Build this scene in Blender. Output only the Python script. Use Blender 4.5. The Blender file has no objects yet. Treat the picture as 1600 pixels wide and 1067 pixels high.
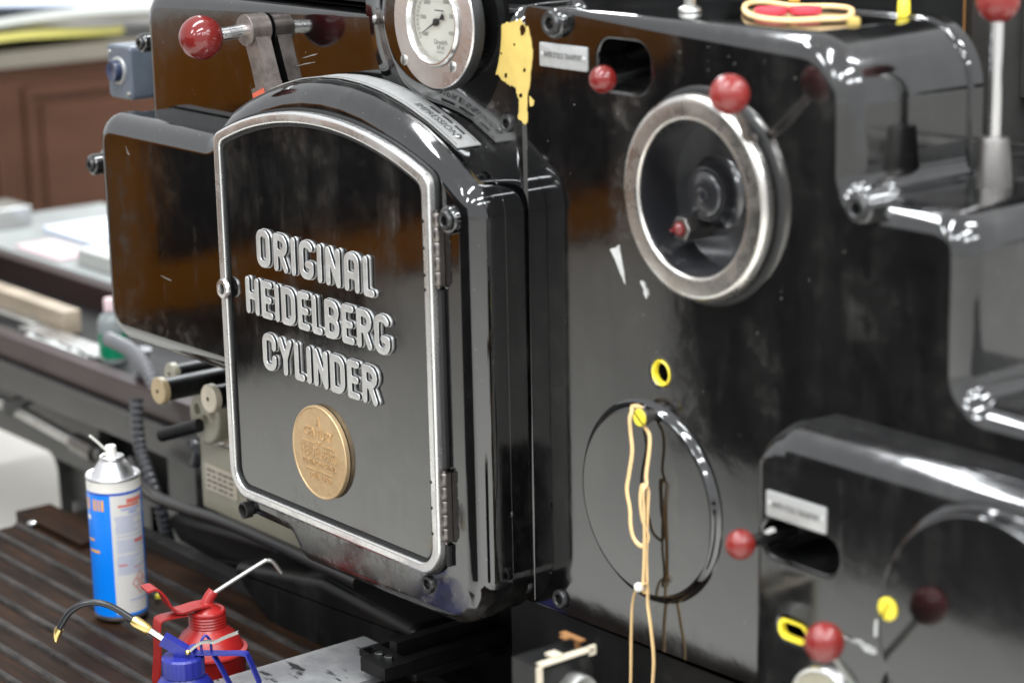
import bpy, bmesh, math, random
import numpy as np
from mathutils import Vector, Matrix
from mathutils.geometry import tessellate_polygon
random.seed(7); rng = np.random.default_rng(7)
scene = bpy.context.scene
COL = scene.collection
PI = math.pi; R_ = math.radians

# ------------------------------------------------------------------ camera
YAW, PITCH, ROLL, FPX = R_(51.817), R_(13.892), R_(1.256), 3610.0
fwd = Vector((-math.sin(YAW)*math.cos(PITCH), math.cos(YAW)*math.cos(PITCH), -math.sin(PITCH)))
right0 = Vector((math.cos(YAW), math.sin(YAW), 0)); down0 = fwd.cross(right0)
right = right0*math.cos(ROLL) + down0*math.sin(ROLL)
down = down0*math.cos(ROLL) - right0*math.sin(ROLL)
CAM = Vector((0, 0, 0.95)) - fwd*3.0
cam = bpy.data.cameras.new('camera'); camo = bpy.data.objects.new('camera', cam); COL.objects.link(camo)
up = -down
camo.matrix_world = Matrix(((right.x, up.x, -fwd.x, CAM.x), (right.y, up.y, -fwd.y, CAM.y), (right.z, up.z, -fwd.z, CAM.z), (0, 0, 0, 1)))
cam.sensor_width = 36; cam.lens = FPX/1600*36; cam.clip_end = 200; cam.clip_start = .05
cam.dof.use_dof = True; cam.dof.focus_distance = 3.20; cam.dof.aperture_fstop = 2.9
scene.camera = camo
def ray(x, y): return (right*((x-800)/FPX) + down*((y-533.5)/FPX) + fwd)
def at(x, y, Y=0.0):            # the point of the photograph at depth Y of the press (metres)
    d = ray(x, y); return CAM + d*((Y-CAM.y)/d.y)
def atz(x, y, z):
    d = ray(x, y); return CAM + d*((z-CAM.z)/d.z)
def xz(x, y, Y=0.0): p = at(x, y, Y); return (p.x, p.z)

# ------------------------------------------------------------------ world + ceiling lamps
w = bpy.data.worlds.new('World'); scene.world = w; w.use_nodes = True
w.node_tree.nodes['Background'].inputs[0].default_value = (.96, .98, 1.0, 1)
w.node_tree.nodes['Background'].inputs[1].default_value = .80
def tube(x, y, L=1.3, W=.13, z=2.75, power=36, rz=0):
    l = bpy.data.lights.new('ceiling_tube', 'AREA'); l.shape = 'RECTANGLE'; l.size = L; l.size_y = W
    l.energy = power; l.color = (.93, .97, 1.0)
    o = bpy.data.objects.new('ceiling_tube', l); o.location = (x, y, z); o.rotation_euler = (0, 0, rz); COL.objects.link(o)
for xx, yy in ((-.35, -2.4), (.55, -1.0), (.75, -3.3), (1.7, -2.2), (1.9, -.4), (1.3, .9), (2.9, -1.2), (3.0, .6), (-3.4, 2.3), (-2.3, 1.5), (-.68, -.40)):  # the two strong back-left tubes are added to brighten the floor
    tube(xx, yy, rz=PI/2, power=26 if xx > -2 else 55)
scene.view_settings.view_transform = 'Standard'; scene.view_settings.look = 'None'
scene.view_settings.exposure = 0.5; scene.view_settings.gamma = 1.0
scene.cycles.use_denoising = True
scene.cycles.max_bounces = 8; scene.cycles.glossy_bounces = 6; scene.cycles.diffuse_bounces = 3
scene.cycles.sample_clamp_indirect = 6.0

# ------------------------------------------------------------------ materials
def new_mat(name):
    m = bpy.data.materials.new(name); m.use_nodes = True
    nt = m.node_tree; b = nt.nodes['Principled BSDF']; return m, nt, b
def nd(nt, t, **k):
    n = nt.nodes.new(t)
    for a, v in k.items():
        if a in n.inputs: n.inputs[a].default_value = v
        else: setattr(n, a, v)
    return n
def coords(nt, sc=(1, 1, 1)):
    t = nd(nt, 'ShaderNodeNewGeometry'); mp = nd(nt, 'ShaderNodeMapping'); mp.inputs['Scale'].default_value = sc
    nt.links.new(t.outputs['Position'], mp.inputs['Vector']); return mp.outputs['Vector']
def noise(nt, v, scale, detail=4, rough=.55):
    n = nd(nt, 'ShaderNodeTexNoise', Scale=scale, Detail=detail, Roughness=rough); nt.links.new(v, n.inputs['Vector']); return n.outputs['Fac']
def ramp(nt, f, stops):
    r = nd(nt, 'ShaderNodeValToRGB'); e = r.color_ramp.elements
    while len(e) < len(stops): e.new(.5)
    for i, (p, c) in enumerate(stops):
        e[i].position = p; e[i].color = (c, c, c, 1) if not hasattr(c, '__len__') else (*c, 1)
    nt.links.new(f, r.inputs['Fac']); return r.outputs['Color']
def mixc(nt, f, a, b):
    m = nd(nt, 'ShaderNodeMix', data_type='RGBA')
    for s, v in ((m.inputs[6], a), (m.inputs[7], b)):
        if hasattr(v, 'is_linked'): nt.links.new(v, s)
        else: s.default_value = (*v, 1)
    if hasattr(f, 'is_linked'): nt.links.new(f, m.inputs[0])
    else: m.inputs[0].default_value = f
    return m.outputs[2]
def mth(nt, op, a, b=0.0):
    m = nd(nt, 'ShaderNodeMath', operation=op)
    for s, v in ((m.inputs[0], a), (m.inputs[1], b)):
        if hasattr(v, 'is_linked'): nt.links.new(v, s)
        else: s.default_value = v
    return m.outputs[0]
def bump(nt, b, h, dist=.001, strength=.3):
    n = nd(nt, 'ShaderNodeBump', Strength=strength, Distance=dist); nt.links.new(h, n.inputs['Height']); nt.links.new(n.outputs['Normal'], b.inputs['Normal'])
def plain(name, col, rough=.4, metal=0.0, var=.15, scale=30, ior=1.5, bmp=0.0, rvar=.1):
    m, nt, b = new_mat(name); v = coords(nt); n = noise(nt, v, scale)
    c2 = tuple(c*(1-var) for c in col); c1 = tuple(min(1, c*(1+var)) for c in col)
    nt.links.new(mixc(nt, n, c2, c1), b.inputs['Base Color'])
    n2 = noise(nt, v, scale*.4+3)
    nt.links.new(mth(nt, 'ADD', mth(nt, 'MULTIPLY', n2, rvar*2), max(.02, rough-rvar)), b.inputs['Roughness'])
    b.inputs['Metallic'].default_value = metal; b.inputs['IOR'].default_value = ior
    if bmp: bump(nt, b, noise(nt, v, scale*3), .001, bmp)
    return m
def enamel(name, base=(.0014, .0014, .0016), dust=.45, wear=.38, ior=1.85, rough=.06, wave=.09, spots=()):
    """old glossy black enamel: grouped specks of dust, dull grease smears and drips, slight waviness"""
    m, nt, b = new_mat(name); v = coords(nt); vs = coords(nt, (1, 1, .22)); vd = coords(nt, (1, 1, .05))
    vor = nd(nt, 'ShaderNodeTexVoronoi', Scale=210.0); nt.links.new(v, vor.inputs['Vector'])
    big = noise(nt, v, 5, 3)
    sp = nd(nt, 'ShaderNodeSeparateColor'); nt.links.new(vor.outputs['Color'], sp.inputs[0])
    size = mth(nt, 'MULTIPLY', sp.outputs[1], .13)
    spk = mth(nt, 'LESS_THAN', vor.outputs['Distance'], size)
    grp = ramp(nt, big, [(.40, 0.0), (.65, 1.0)])
    sel = mth(nt, 'GREATER_THAN', mth(nt, 'ADD', sp.outputs[0], mth(nt, 'MULTIPLY', grp, .10*dust)), 1.0-.015*dust)
    spk = mth(nt, 'MULTIPLY', spk, sel)
    film = ramp(nt, noise(nt, vs, 6, 7, .68), [(.47, 0.0), (.72, 1.0)])
    film2 = ramp(nt, noise(nt, v, 24, 7, .72), [(.48, 0.0), (.66, 1.0)])
    drip = ramp(nt, noise(nt, vd, 26, 3, .5), [(.62, 0.0), (.72, 1.0)])
    f = mth(nt, 'ADD', mth(nt, 'MULTIPLY', film, .45), mth(nt, 'MULTIPLY', mth(nt, 'MULTIPLY', film, film2), .7))
    f = mth(nt, 'ADD', f, mth(nt, 'MULTIPLY', mth(nt, 'MULTIPLY', drip, film2), 1.1))
    f = mth(nt, 'ADD', f, mth(nt, 'MULTIPLY', film2, .12))
    if spots:
        g = nd(nt, 'ShaderNodeNewGeometry'); sx = nd(nt, 'ShaderNodeSeparateXYZ'); nt.links.new(g.outputs['Position'], sx.inputs[0])
        for x0, z0, rx, rz, amt in spots:
            dx = mth(nt, 'DIVIDE', mth(nt, 'SUBTRACT', sx.outputs[0], x0), rx); dz = mth(nt, 'DIVIDE', mth(nt, 'SUBTRACT', sx.outputs[2], z0), rz)
            d2 = mth(nt, 'ADD', mth(nt, 'MULTIPLY', dx, dx), mth(nt, 'MULTIPLY', dz, dz)); k = mth(nt, 'MAXIMUM', mth(nt, 'SUBTRACT', 1.0, d2), 0.0)
            f = mth(nt, 'ADD', f, mth(nt, 'MULTIPLY', mth(nt, 'MULTIPLY', k, amt), mth(nt, 'ADD', film2, .25)))
    f = mth(nt, 'MAXIMUM', mth(nt, 'MINIMUM', mth(nt, 'MULTIPLY', f, wear), 1.0), 0.0)
    col = mixc(nt, mth(nt, 'MULTIPLY', f, .46), base, (.095, .092, .085))
    col = mixc(nt, mth(nt, 'MULTIPLY', spk, .8), col, (.45, .43, .38))
    nt.links.new(col, b.inputs['Base Color'])
    r = mth(nt, 'ADD', mth(nt, 'MULTIPLY', f, .26), rough); r = mth(nt, 'ADD', r, mth(nt, 'MULTIPLY', spk, .5))
    nt.links.new(r, b.inputs['Roughness']); b.inputs['IOR'].default_value = ior
    bump(nt, b, mth(nt, 'ADD', noise(nt, v, 9, 2), mth(nt, 'MULTIPLY', noise(nt, v, 120, 2), .06)), .004, wave)
    return m
def nd_sep(nt, c):
    s = nd(nt, 'ShaderNodeSeparateColor'); nt.links.new(c, s.inputs[0]); return s.outputs[0]
def steel(name, col=(.62, .62, .62), rough=.22, stain=(.30, .24, .19), amt=.5, scale=18, stretch=(1, 1, 1), metal=1.0):
    m, nt, b = new_mat(name); v = coords(nt, stretch)
    s = ramp(nt, noise(nt, v, scale, 6, .65), [(.45, 0.0), (.75, 1.0)])
    fine = noise(nt, v, scale*14, 3)
    c = mixc(nt, mth(nt, 'MULTIPLY', s, amt), col, stain); c = mixc(nt, mth(nt, 'MULTIPLY', fine, .15), c, tuple(x*.6 for x in col))
    nt.links.new(c, b.inputs['Base Color']); b.inputs['Metallic'].default_value = metal
    nt.links.new(mth(nt, 'ADD', mth(nt, 'MULTIPLY', s, .25), mth(nt, 'ADD', mth(nt, 'MULTIPLY', fine, .12), rough-.05)), b.inputs['Roughness'])
    bump(nt, b, fine, .0004, .15); return m
def wood(name, a, c, rough=.4, scale=6, stretch=(1, 1, 8), ior=1.2):
    m, nt, b = new_mat(name); v = coords(nt, stretch)
    n = noise(nt, v, scale, 8, .7); nt.links.new(mixc(nt, ramp(nt, n, [(.3, 0.0), (.7, 1.0)]), a, c), b.inputs['Base Color'])
    b.inputs['Roughness'].default_value = rough; b.inputs['IOR'].default_value = ior; bump(nt, b, n, .002, .2); return m
M = {}
M['enamel'] = enamel('black_enamel')
M['enamel_main'] = enamel('black_enamel_main', wear=.40, rough=.065, wave=.10, spots=((.235, 1.17, .045, .22, 1.8), (.285, 1.00, .030, .16, 1.4), (.33, .92, .05, .10, .8), (.22, 1.30, .07, .05, .9), (.46, 1.00, .04, .10, .8), (.62, 1.10, .06, .05, .8)))
M['enamel_block'] = enamel('black_enamel_block', base=(.003, .003, .0032), dust=.6, wear=.6, rough=.085, ior=1.85)
M['dish'] = enamel('dull_dish_paint', base=(.012, .012, .014), dust=.5, wear=1.0, rough=.20, ior=1.8)
M['enamel_housing'] = enamel('black_enamel_housing', dust=1.3, wear=.45, spots=((-.16, .600, .26, .045, 2.6), (-.40, .605, .12, .05, 2.2), (-.70, .83, .25, .05, .8), (-.86, 1.02, .05, .12, .5), (-.74, 1.08, .06, .08, .5)))
M['enamel_panel'] = enamel('black_enamel_panel', spots=((-.05, 1.235, .13, .06, 2.0), (-.03, 1.30, .05, .06, .8), (-.25, 1.24, .1, .04, .6)))
M['enamel_door'] = enamel('black_enamel_door', dust=.2, wear=.7, rough=.07, wave=.06, ior=1.95, spots=((-.28, .70, .30, .16, .55), (-.30, .80, .26, .16, .25), (-.221, .700, .011, .030, -1.3), (-.190, .700, .011, .034, -1.3), (-.150, .704, .013, .036, -1.3), (-.121, .724, .010, .030, -1.2), (-.30, 1.17, .04, .02, .5), (-.33, 1.185, .012, .02, .9)))
M['enamel_worn'] = enamel('black_enamel_worn', base=(.004, .004, .0042), dust=.7, wear=1.2, rough=.13, ior=1.55)
M['black_cast'] = enamel('black_cast_iron', base=(.005, .005, .005), dust=.8, wear=.45, ior=1.35, rough=.38)
M['void'] = plain('dark_interior', (.006, .006, .006), .7, ior=1.3)
M['seam'] = plain('dark_gasket', (.01, .01, .01), .5, ior=1.4)
M['chrome'] = steel('polished_trim', (.78, .77, .76), .16, (.52, .49, .45), .3)
M['frame'] = steel('dull_aluminium', (.70, .695, .685), .22, (.56, .55, .53), .25, scale=14, metal=.9)
M['letter'] = steel('letter_metal', (.70, .70, .69), .42, (.54, .54, .53), .5, scale=40)
M['gauge'] = steel('gauge_bezel', (.76, .74, .73), .22, (.56, .50, .46), .45, scale=9)
M['wheel'] = steel('worn_wheel_nickel', (.66, .64, .61), .2, (.36, .27, .20), .7, scale=13)
M['arm'] = steel('worn_arm_steel', (.25, .215, .195), .36, (.06, .045, .04), .9, scale=34, metal=.8)
M['dark_steel'] = steel('dark_steel', (.20, .19, .18), .35, (.06, .05, .05), .6)
M['bolt'] = steel('blackened_bolt', (.075, .075, .075), .3, (.04, .04, .04), .6, metal=.8)
M['zinc'] = steel('zinc', (.5, .5, .48), .35, (.3, .27, .22), .6)
M['hinge'] = steel('hinge_steel', (.20, .18, .17), .3, (.08, .06, .05), .6)
m, nt, b = new_mat('red_knob'); v = coords(nt); oi = nd(nt, 'ShaderNodeObjectInfo'); n1 = ramp(nt, noise(nt, v, 28, 6, .7), [(.35, 0.0), (.7, 1.0)])
c_ = mixc(nt, oi.outputs['Random'], (.13, .010, .009), (.20, .016, .013)); c_ = mixc(nt, mth(nt, 'MULTIPLY', n1, .55), c_, (.085, .012, .010)); n2 = ramp(nt, noise(nt, v, 160, 3), [(.66, 0.0), (.70, 1.0)])
nt.links.new(mixc(nt, mth(nt, 'MULTIPLY', n2, .35), c_, (.35, .16, .13)), b.inputs['Base Color'])
nt.links.new(mth(nt, 'ADD', mth(nt, 'MULTIPLY', n1, .22), mth(nt, 'ADD', mth(nt, 'MULTIPLY', oi.outputs['Random'], .10), .10)), b.inputs['Roughness']); bump(nt, b, noise(nt, v, 40, 3), .001, .08); M['red'] = m
M['bronze'] = steel('bronze_medal', (.60, .43, .245), .44, (.42, .29, .15), .6, scale=34, metal=.75)
M['bronze_dark'] = steel('bronze_letters', (.62, .44, .24), .36, (.40, .27, .13), .5, scale=60, metal=.85)
M['white_dial'] = plain('dial_card', (.80, .78, .70), .45, 0, .05, 8)
M['ink'] = plain('black_print', (.02, .02, .02), .5, 0, .1)
M['label'] = steel('label_alloy', (.50, .50, .49), .40, (.34, .33, .31), .6, scale=60, metal=.6)
M['yellow_fill'] = plain('yellow_primer', (.50, .36, .10), .5, 0, .30, 34, bmp=.3)
M['yellow'] = plain('yellow_paint', (.75, .60, .04), .4, 0, .35, 120)
M['white_chip'] = plain('bare_white', (.42, .42, .405), .55, 0, .5, 70, bmp=.4)
M['scratch'] = plain('grey_scratch', (.16, .15, .13), .5, 0, .3, 80)
M['orange'] = plain('orange_paint', (.55, .10, .05), .4, 0, .2, 60)
M['rubber'] = plain('rubber_band', (.74, .50, .24), .45, 0, .12, 60)
M['blue_grey'] = plain('blue_grey_plastic', (.085, .10, .125), .4, 0, .2, 40)
M['blue_grey_side'] = M['blue_grey']
M['navy'] = plain('navy_button', (.02, .028, .06), .3, 0, .1)
M['floor'] = plain('floor_paint', (.83, .81, .75), .45, 0, .06, 3)
M['red_brown'] = plain('maroon_paint', (.022, .008, .0085), .34, 0, .35, 8, bmp=.1)
M['grey_cast'] = plain('grey_cast_iron', (.034, .033, .031), .45, 0, .5, 14, bmp=.2)
M['grey_rail'] = plain('grey_machine_paint', (.022, .021, .020), .36, 0, .4, 12)
M['tan'] = plain('tan_machine_paint', (.30, .28, .21), .45, 0, .25, 20)
M['cream'] = plain('cream_disc', (.50, .44, .34), .45, 0, .15, 40)
M['tan_disc'] = plain('tan_disc', (.42, .32, .18), .45, 0, .15, 40)
M['beige_bar'] = plain('rusty_beige_bar', (.33, .27, .20), .5, 0, .5, 14)
M['paper'] = plain('white_paper', (.44, .45, .43), .6, 0, .2, 5)
M['board'] = plain('pale_board', (.27, .285, .28), .35, 0, .4, 5)
M['bluepaper'] = plain('bluish_paper', (.62, .66, .80), .6, 0, .06, 5)
M['yellowpaper'] = plain('yellow_paper', (.72, .66, .18), .6, 0, .1, 5)
M['cab'] = wood('cabinet_mahogany', (.047, .021, .013), (.074, .034, .021), .38, 5, (1, .4, 1))
M['cabtop'] = plain('cabinet_top', (.13, .115, .09), .4, 0, .15, 6)
M['oak'] = wood('orange_oak', (.30, .095, .004), (.40, .145, .008), .4, 4, (1, 1, .3))
M['dark_fill'] = plain('mirror_dark', (.006, .005, .005), .5, 0, .3, 4)  # shade put into one dark colour for the pieces that darken the reflections
M['deck'] = wood('footboard_wood', (.006, .0045, .004), (.036, .018, .010), .5, 9, (.5, 3, 3), 1.12)
M['rib'] = wood('footboard_rib', (.010, .009, .008), (.060, .053, .049), .5, 16, (.8, 3, 3), 1.15)
M['can_blue'] = plain('can_blue', (.0, .20, .80), .28, 0, .05, 10)
M['can_white'] = plain('can_label_white', (.62, .60, .57), .35, 0, .06, 30)
M['can_lineblue'] = plain('can_print_blue', (.30, .36, .60), .4, 0, .2, 200)
M['can_red'] = plain('can_print_red', (.62, .16, .12), .4, 0, .2, 90)
M['can_orange'] = plain('can_print_orange', (.75, .38, .06), .35, 0, .1, 60)
M['can_darkblue'] = plain('can_band_blue', (.01, .07, .42), .3, 0, .1, 60)
M['tin'] = steel('can_tin', (.70, .70, .71), .34, (.55, .55, .55), .4)
M['white_plastic'] = plain('white_plastic', (.74, .72, .66), .35, 0, .05, 60)
M['oil_red'] = plain('red_oil_can', (.32, .014, .013), .34, 0, .45, 25, 1.5, 0, .14)
M['oil_blue'] = plain('blue_oil_can', (.016, .022, .22), .34, 0, .4, 25, 1.5, 0, .14)
M['brass'] = steel('brass', (.80, .60, .24), .3, (.5, .35, .12), .4)
M['hose'] = plain('black_hose', (.015, .015, .017), .3, 0, .1)
M['conduit'] = plain('grey_conduit', (.13, .13, .137), .4, 0, .25, 60)
M['dark_conduit'] = plain('dark_conduit', (.055, .055, .058), .4, 0, .2, 60)
M['plate'] = None
m, nt, b = new_mat('worn_grey_plate'); v = coords(nt)
vy = coords(nt, (6, .6, 1)); f = ramp(nt, noise(nt, v, 11, 5, .6), [(.44, 0.0), (.60, 1.0)]); f2 = ramp(nt, noise(nt, coords(nt, (1.2, 3.5, 1)), 16, 5, .6), [(.60, 0.0), (.64, 1.0)]); f3 = noise(nt, vy, 60, 4)
c_ = mixc(nt, f, (.15, .15, .155), (.26, .26, .255)); c_ = mixc(nt, mth(nt, 'MULTIPLY', f3, .5), c_, (.13, .13, .13))
nt.links.new(mixc(nt, f2, c_, (.012, .012, .012)), b.inputs['Base Color']); b.inputs['Roughness'].default_value = .45; M['plate'] = m
M['green_label'] = plain('green_label', (.0, .19, .09), .4, 0, .2, 40)
M['clear_grey'] = plain('bottle_plastic', (.22, .24, .24), .3, 0, .15, 30)
M['pink'] = plain('pink_cap', (.66, .50, .52), .4, 0, .1, 30)
M['redcap'] = plain('red_rubber', (.58, .05, .07), .4, 0, .15, 30)
M['rust'] = plain('rusty_edge', (.22, .10, .03), .6, 0, .4, 30)
m, nt, b = new_mat('gauge_glass'); b.inputs['Transmission Weight'].default_value = 1; b.inputs['Roughness'].default_value = .02; b.inputs['IOR'].default_value = 1.2; M['glass'] = m

# ------------------------------------------------------------------ builders
def mesh_obj(name, verts, faces, mats, parent=None, fm=None, smooth=35, loc=None, rotz=0.0, wn=False):
    me = bpy.data.meshes.new(name); me.from_pydata([tuple(v) for v in verts], [], faces)
    if not isinstance(mats, (list, tuple)): mats = [mats]
    for q in mats: me.materials.append(q)
    if fm is not None: me.polygons.foreach_set('material_index', fm)
    bm = bmesh.new(); bm.from_mesh(me); bmesh.ops.recalc_face_normals(bm, faces=bm.faces); bm.to_mesh(me); bm.free()
    return link(name, me, parent, smooth, loc, rotz, wn)
def link(name, me, parent=None, smooth=35, loc=None, rotz=0.0, wn=False):
    if smooth:
        me.polygons.foreach_set('use_smooth', [True]*len(me.polygons))
        me.set_sharp_from_angle(angle=R_(smooth))
    me.update()
    o = bpy.data.objects.new(name, me); COL.objects.link(o)
    if loc is not None: o.location = loc
    o.rotation_euler = (0, 0, rotz)
    if parent is not None: o.parent = parent
    if wn:
        q = o.modifiers.new('weighted', 'WEIGHTED_NORMAL'); q.mode = 'FACE_AREA'; q.keep_sharp = True; q.weight = 100
    return o
def tag(o, label, cat, group=None):
    o['label'] = label; o['category'] = cat
    if group: o['group'] = group
    return o
def thing(name, label, cat, loc=(0, 0, 0), rotz=0.0, group=None):
    o = bpy.data.objects.new(name, None); o.location = loc; o.rotation_euler = (0, 0, rotz); o.empty_display_size = .05
    COL.objects.link(o); return tag(o, label, cat, group)

class MB:                                   # collects verts/faces
    def __init__(s): s.v = []; s.f = []; s.m = []
    def add(s, v, f, mi=0):
        n = len(s.v); s.v += [tuple(q) for q in v]; s.f += [tuple(i+n for i in q) for q in f]; s.m += [mi]*len(f); return s
    def box(s, a, b, mi=0):
        x0, y0, z0 = a; x1, y1, z1 = b
        return s.add([(x0, y0, z0), (x1, y0, z0), (x1, y1, z0), (x0, y1, z0), (x0, y0, z1), (x1, y0, z1), (x1, y1, z1), (x0, y1, z1)],
                     [(0, 3, 2, 1), (4, 5, 6, 7), (0, 1, 5, 4), (1, 2, 6, 5), (2, 3, 7, 6), (3, 0, 4, 7)], mi)
    def lathe(s, prof, c=(0, 0, 0), axis='Z', n=40, mi=0, cap=True, mis=None):
        # prof: (r, h); axis Y means h grows along +Y
        vs = []; fs = []; L = len(prof)
        for r, h in prof:
            for k in range(n):
                t = 2*PI*k/n; a, bb = r*math.cos(t), r*math.sin(t)
                vs.append((c[0]+a, c[1]+bb, c[2]+h) if axis == 'Z' else (c[0]+a, c[1]+h, c[2]+bb) if axis == 'Y' else (c[0]+h, c[1]+a, c[2]+bb))
        base = len(s.v); s.v += vs
        for i in range(L-1):
            for k in range(n):
                k2 = (k+1) % n
                s.f.append((base+i*n+k, base+i*n+k2, base+(i+1)*n+k2, base+(i+1)*n+k)); s.m.append(mis[i] if mis else mi)
        if cap:
            if prof[0][0] > 1e-6: s.f.append(tuple(base+k for k in range(n))); s.m.append(mis[0] if mis else mi)
            if prof[-1][0] > 1e-6: s.f.append(tuple(base+(L-1)*n+k for k in range(n))); s.m.append(mis[-1] if mis else mi)
        return s
    def sphere(s, c, r, n=32, mi=0):
        k = n//2
        return s.lathe([(max(1e-5, r*math.sin(PI*i/k)), -r*math.cos(PI*i/k)) for i in range(k+1)], c, 'Z', n, mi, cap=False)
    def tube(s, pts, r, n=10, mi=0, closed=False, rads=None, flat=1.0):
        P = [Vector(p) for p in pts]; N = len(P); ring = []; prev = None
        for i in range(N):
            t = (P[(i+1) % N]-P[i-1]) if closed else (P[min(i+1, N-1)]-P[max(i-1, 0)])
            t.normalize()
            if prev is None: ref = Vector((0, 1, 0)) if abs(t.y) < .9 else Vector((1, 0, 0)); u = (ref - t*ref.dot(t)).normalized()
            else: u = (prev - t*prev.dot(t)).normalized()
            prev = u; wv = t.cross(u); rr = rads[i] if rads else r
            ring.append([P[i]+u*(rr*flat*math.cos(2*PI*k/n))+wv*(rr*math.sin(2*PI*k/n)) for k in range(n)])
        base = len(s.v); s.v += [tuple(q) for rg in ring for q in rg]
        for i in range(N if closed else N-1):
            j = (i+1) % N
            for k in range(n):
                k2 = (k+1) % n; s.f.append((base+i*n+k, base+i*n+k2, base+j*n+k2, base+j*n+k)); s.m.append(mi)
        if not closed:
            s.f.append(tuple(base+k for k in range(n))); s.m.append(mi)
            s.f.append(tuple(base+(N-1)*n+k for k in range(n))); s.m.append(mi)
        return s
    def build(s, name, mats, parent=None, **k): return mesh_obj(name, s.v, s.f, mats, parent, fm=s.m, **k)
def spline(pts, n=8, closed=False):
    P = [Vector(p) for p in pts]; N = len(P); out = []
    for i in range(N if closed else N-1):
        g = lambda j: P[j % N] if closed else P[min(max(j, 0), N-1)]
        a, b2, c, d = g(i-1), g(i), g(i+1), g(i+2)
        for k in range(n):
            t = k/n; out.append(.5*((2*b2)+(c-a)*t+(2*a-5*b2+4*c-d)*t*t+(3*b2-a-3*c+d)*t**3))
    if not closed: out.append(P[-1])
    return out
def fillet(poly, seg=8):
    """poly: (x, z, r) corners -> dense outline"""
    out = []; N = len(poly)
    for i in range(N):
        p = Vector(poly[i][:2]); r = poly[i][2] if len(poly[i]) > 2 else 0
        if r <= 0: out.append(tuple(p)); continue
        a = Vector(poly[i-1][:2])-p; b2 = Vector(poly[(i+1) % N][:2])-p; la, lb = a.length, b2.length; a /= la; b2 /= lb
        ang = a.angle(b2); d = min(r/math.tan(ang/2), la*.49, lb*.49); rr = d*math.tan(ang/2)
        c = p+(a+b2).normalized()*(rr/math.sin(ang/2)); s = p+a*d-c; e = p+b2*d-c
        a0 = math.atan2(s.y, s.x); a1 = math.atan2(e.y, e.x); da = (a1-a0+PI) % (2*PI)-PI
        for k in range(seg+1):
            t = a0+da*k/seg; out.append((c.x+rr*math.cos(t), c.y+rr*math.sin(t)))
    return out
def circle(cx, cz, r, n=48): return [(cx+r*math.cos(2*PI*k/n), cz+r*math.sin(2*PI*k/n)) for k in range(n)]
def area(p): return .5*sum(p[i-1][0]*p[i][1]-p[i][0]*p[i-1][1] for i in range(len(p)))
def ccw(p):
    q = [p[0]]
    for a in p[1:]:
        if math.hypot(a[0]-q[-1][0], a[1]-q[-1][1]) > 1e-5: q.append(a)
    if math.hypot(q[0][0]-q[-1][0], q[0][1]-q[-1][1]) < 1e-5: q.pop()
    return q if area(q) > 0 else q[::-1]
def normals_in(p):
    N = len(p); out = []
    for i in range(N):
        a = Vector(p[i])-Vector(p[i-1]); b2 = Vector(p[(i+1) % N])-Vector(p[i]); a.normalize(); b2.normalize()
        n = Vector((-a.y-b2.y, a.x+b2.x)); n.normalize(); c = max(.5, n.dot(Vector((-a.y, a.x)))); out.append(n/c)
    return out
def slab(mb, outline, y0, y1, r=.01, seg=5, holes=(), hr=.004, mi=0, side_mi=None, hole_mi=None, rf=None, back=True, dome=None):
    """plate standing in the XZ plane, front face at y0 with rounded edge r, back at y1"""
    outline = ccw(outline); side_mi = mi if side_mi is None else side_mi; hole_mi = mi if hole_mi is None else hole_mi
    loops = [(outline, normals_in(outline), [(r if rf is None else rf(x, z)) for x, z in outline], side_mi)]
    for h in holes:
        h = ccw(h); loops.append((h, [-q for q in normals_in(h)], [hr]*len(h), hole_mi))
    caps = []
    for pts, nn, rr, m_ in loops:
        base = len(mb.v); N = len(pts)
        for k in range(seg+1):
            t = PI/2*k/seg
            for i in range(N):
                ins = rr[i]*(1-math.sin(t)); yy = y0+rr[i]*(1-math.cos(t))
                mb.v.append((pts[i][0]+nn[i].x*ins, yy, pts[i][1]+nn[i].y*ins))
        for i in range(N): mb.v.append((pts[i][0], y1, pts[i][1]))
        for k in range(seg+1):
            for i in range(N):
                j = (i+1) % N; mb.f.append((base+k*N+i, base+k*N+j, base+(k+1)*N+j, base+(k+1)*N+i)); mb.m.append(m_)
        caps.append((base, N, base+(seg+1)*N))
    for which, on in ((0, True), (2, back)):
        if not on: continue
        idx = [c[which]+i for c in caps for i in range(c[1])]
        if len(caps) == 1: mb.f.append(tuple(idx)); mb.m.append(mi)
        else:
            polys = [[Vector((mb.v[c[which]+i][0], mb.v[c[which]+i][2], 0)) for i in range(c[1])] for c in caps]
            for t in tessellate_polygon(polys): mb.f.append(tuple(idx[i] for i in t)); mb.m.append(mi)
    return mb
def text_mesh(s, size, font_extrude=0.0, spacing=1.0, bold=0.0):
    c = bpy.data.curves.new('text', 'FONT'); c.body = s; c.size = size; c.align_x = 'CENTER'; c.align_y = 'CENTER'; c.extrude = font_extrude
    c.space_character = spacing; c.resolution_u = 3; c.offset = bold
    o = bpy.data.objects.new('text', c); COL.objects.link(o); dg = bpy.context.evaluated_depsgraph_get()
    me = bpy.data.meshes.new_from_object(o.evaluated_get(dg)); v = [tuple(q.co) for q in me.vertices]; f = [tuple(p.vertices) for p in me.polygons]
    bpy.data.objects.remove(o); bpy.data.curves.remove(c); bpy.data.meshes.remove(me); return v, f
def put_text(mb, s, size, x, y, z, mi=0, ext=0.0, sx=1.0, spacing=1.0, rot=0.0, bold=0.0):
    v, f = text_mesh(s, size, ext, spacing, bold); c, sn = math.cos(rot), math.sin(rot)
    mb.add([(x+(a*sx*c-b2*sn), y-h, z+(a*sx*sn+b2*c)) for a, b2, h in v], f, mi)

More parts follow.
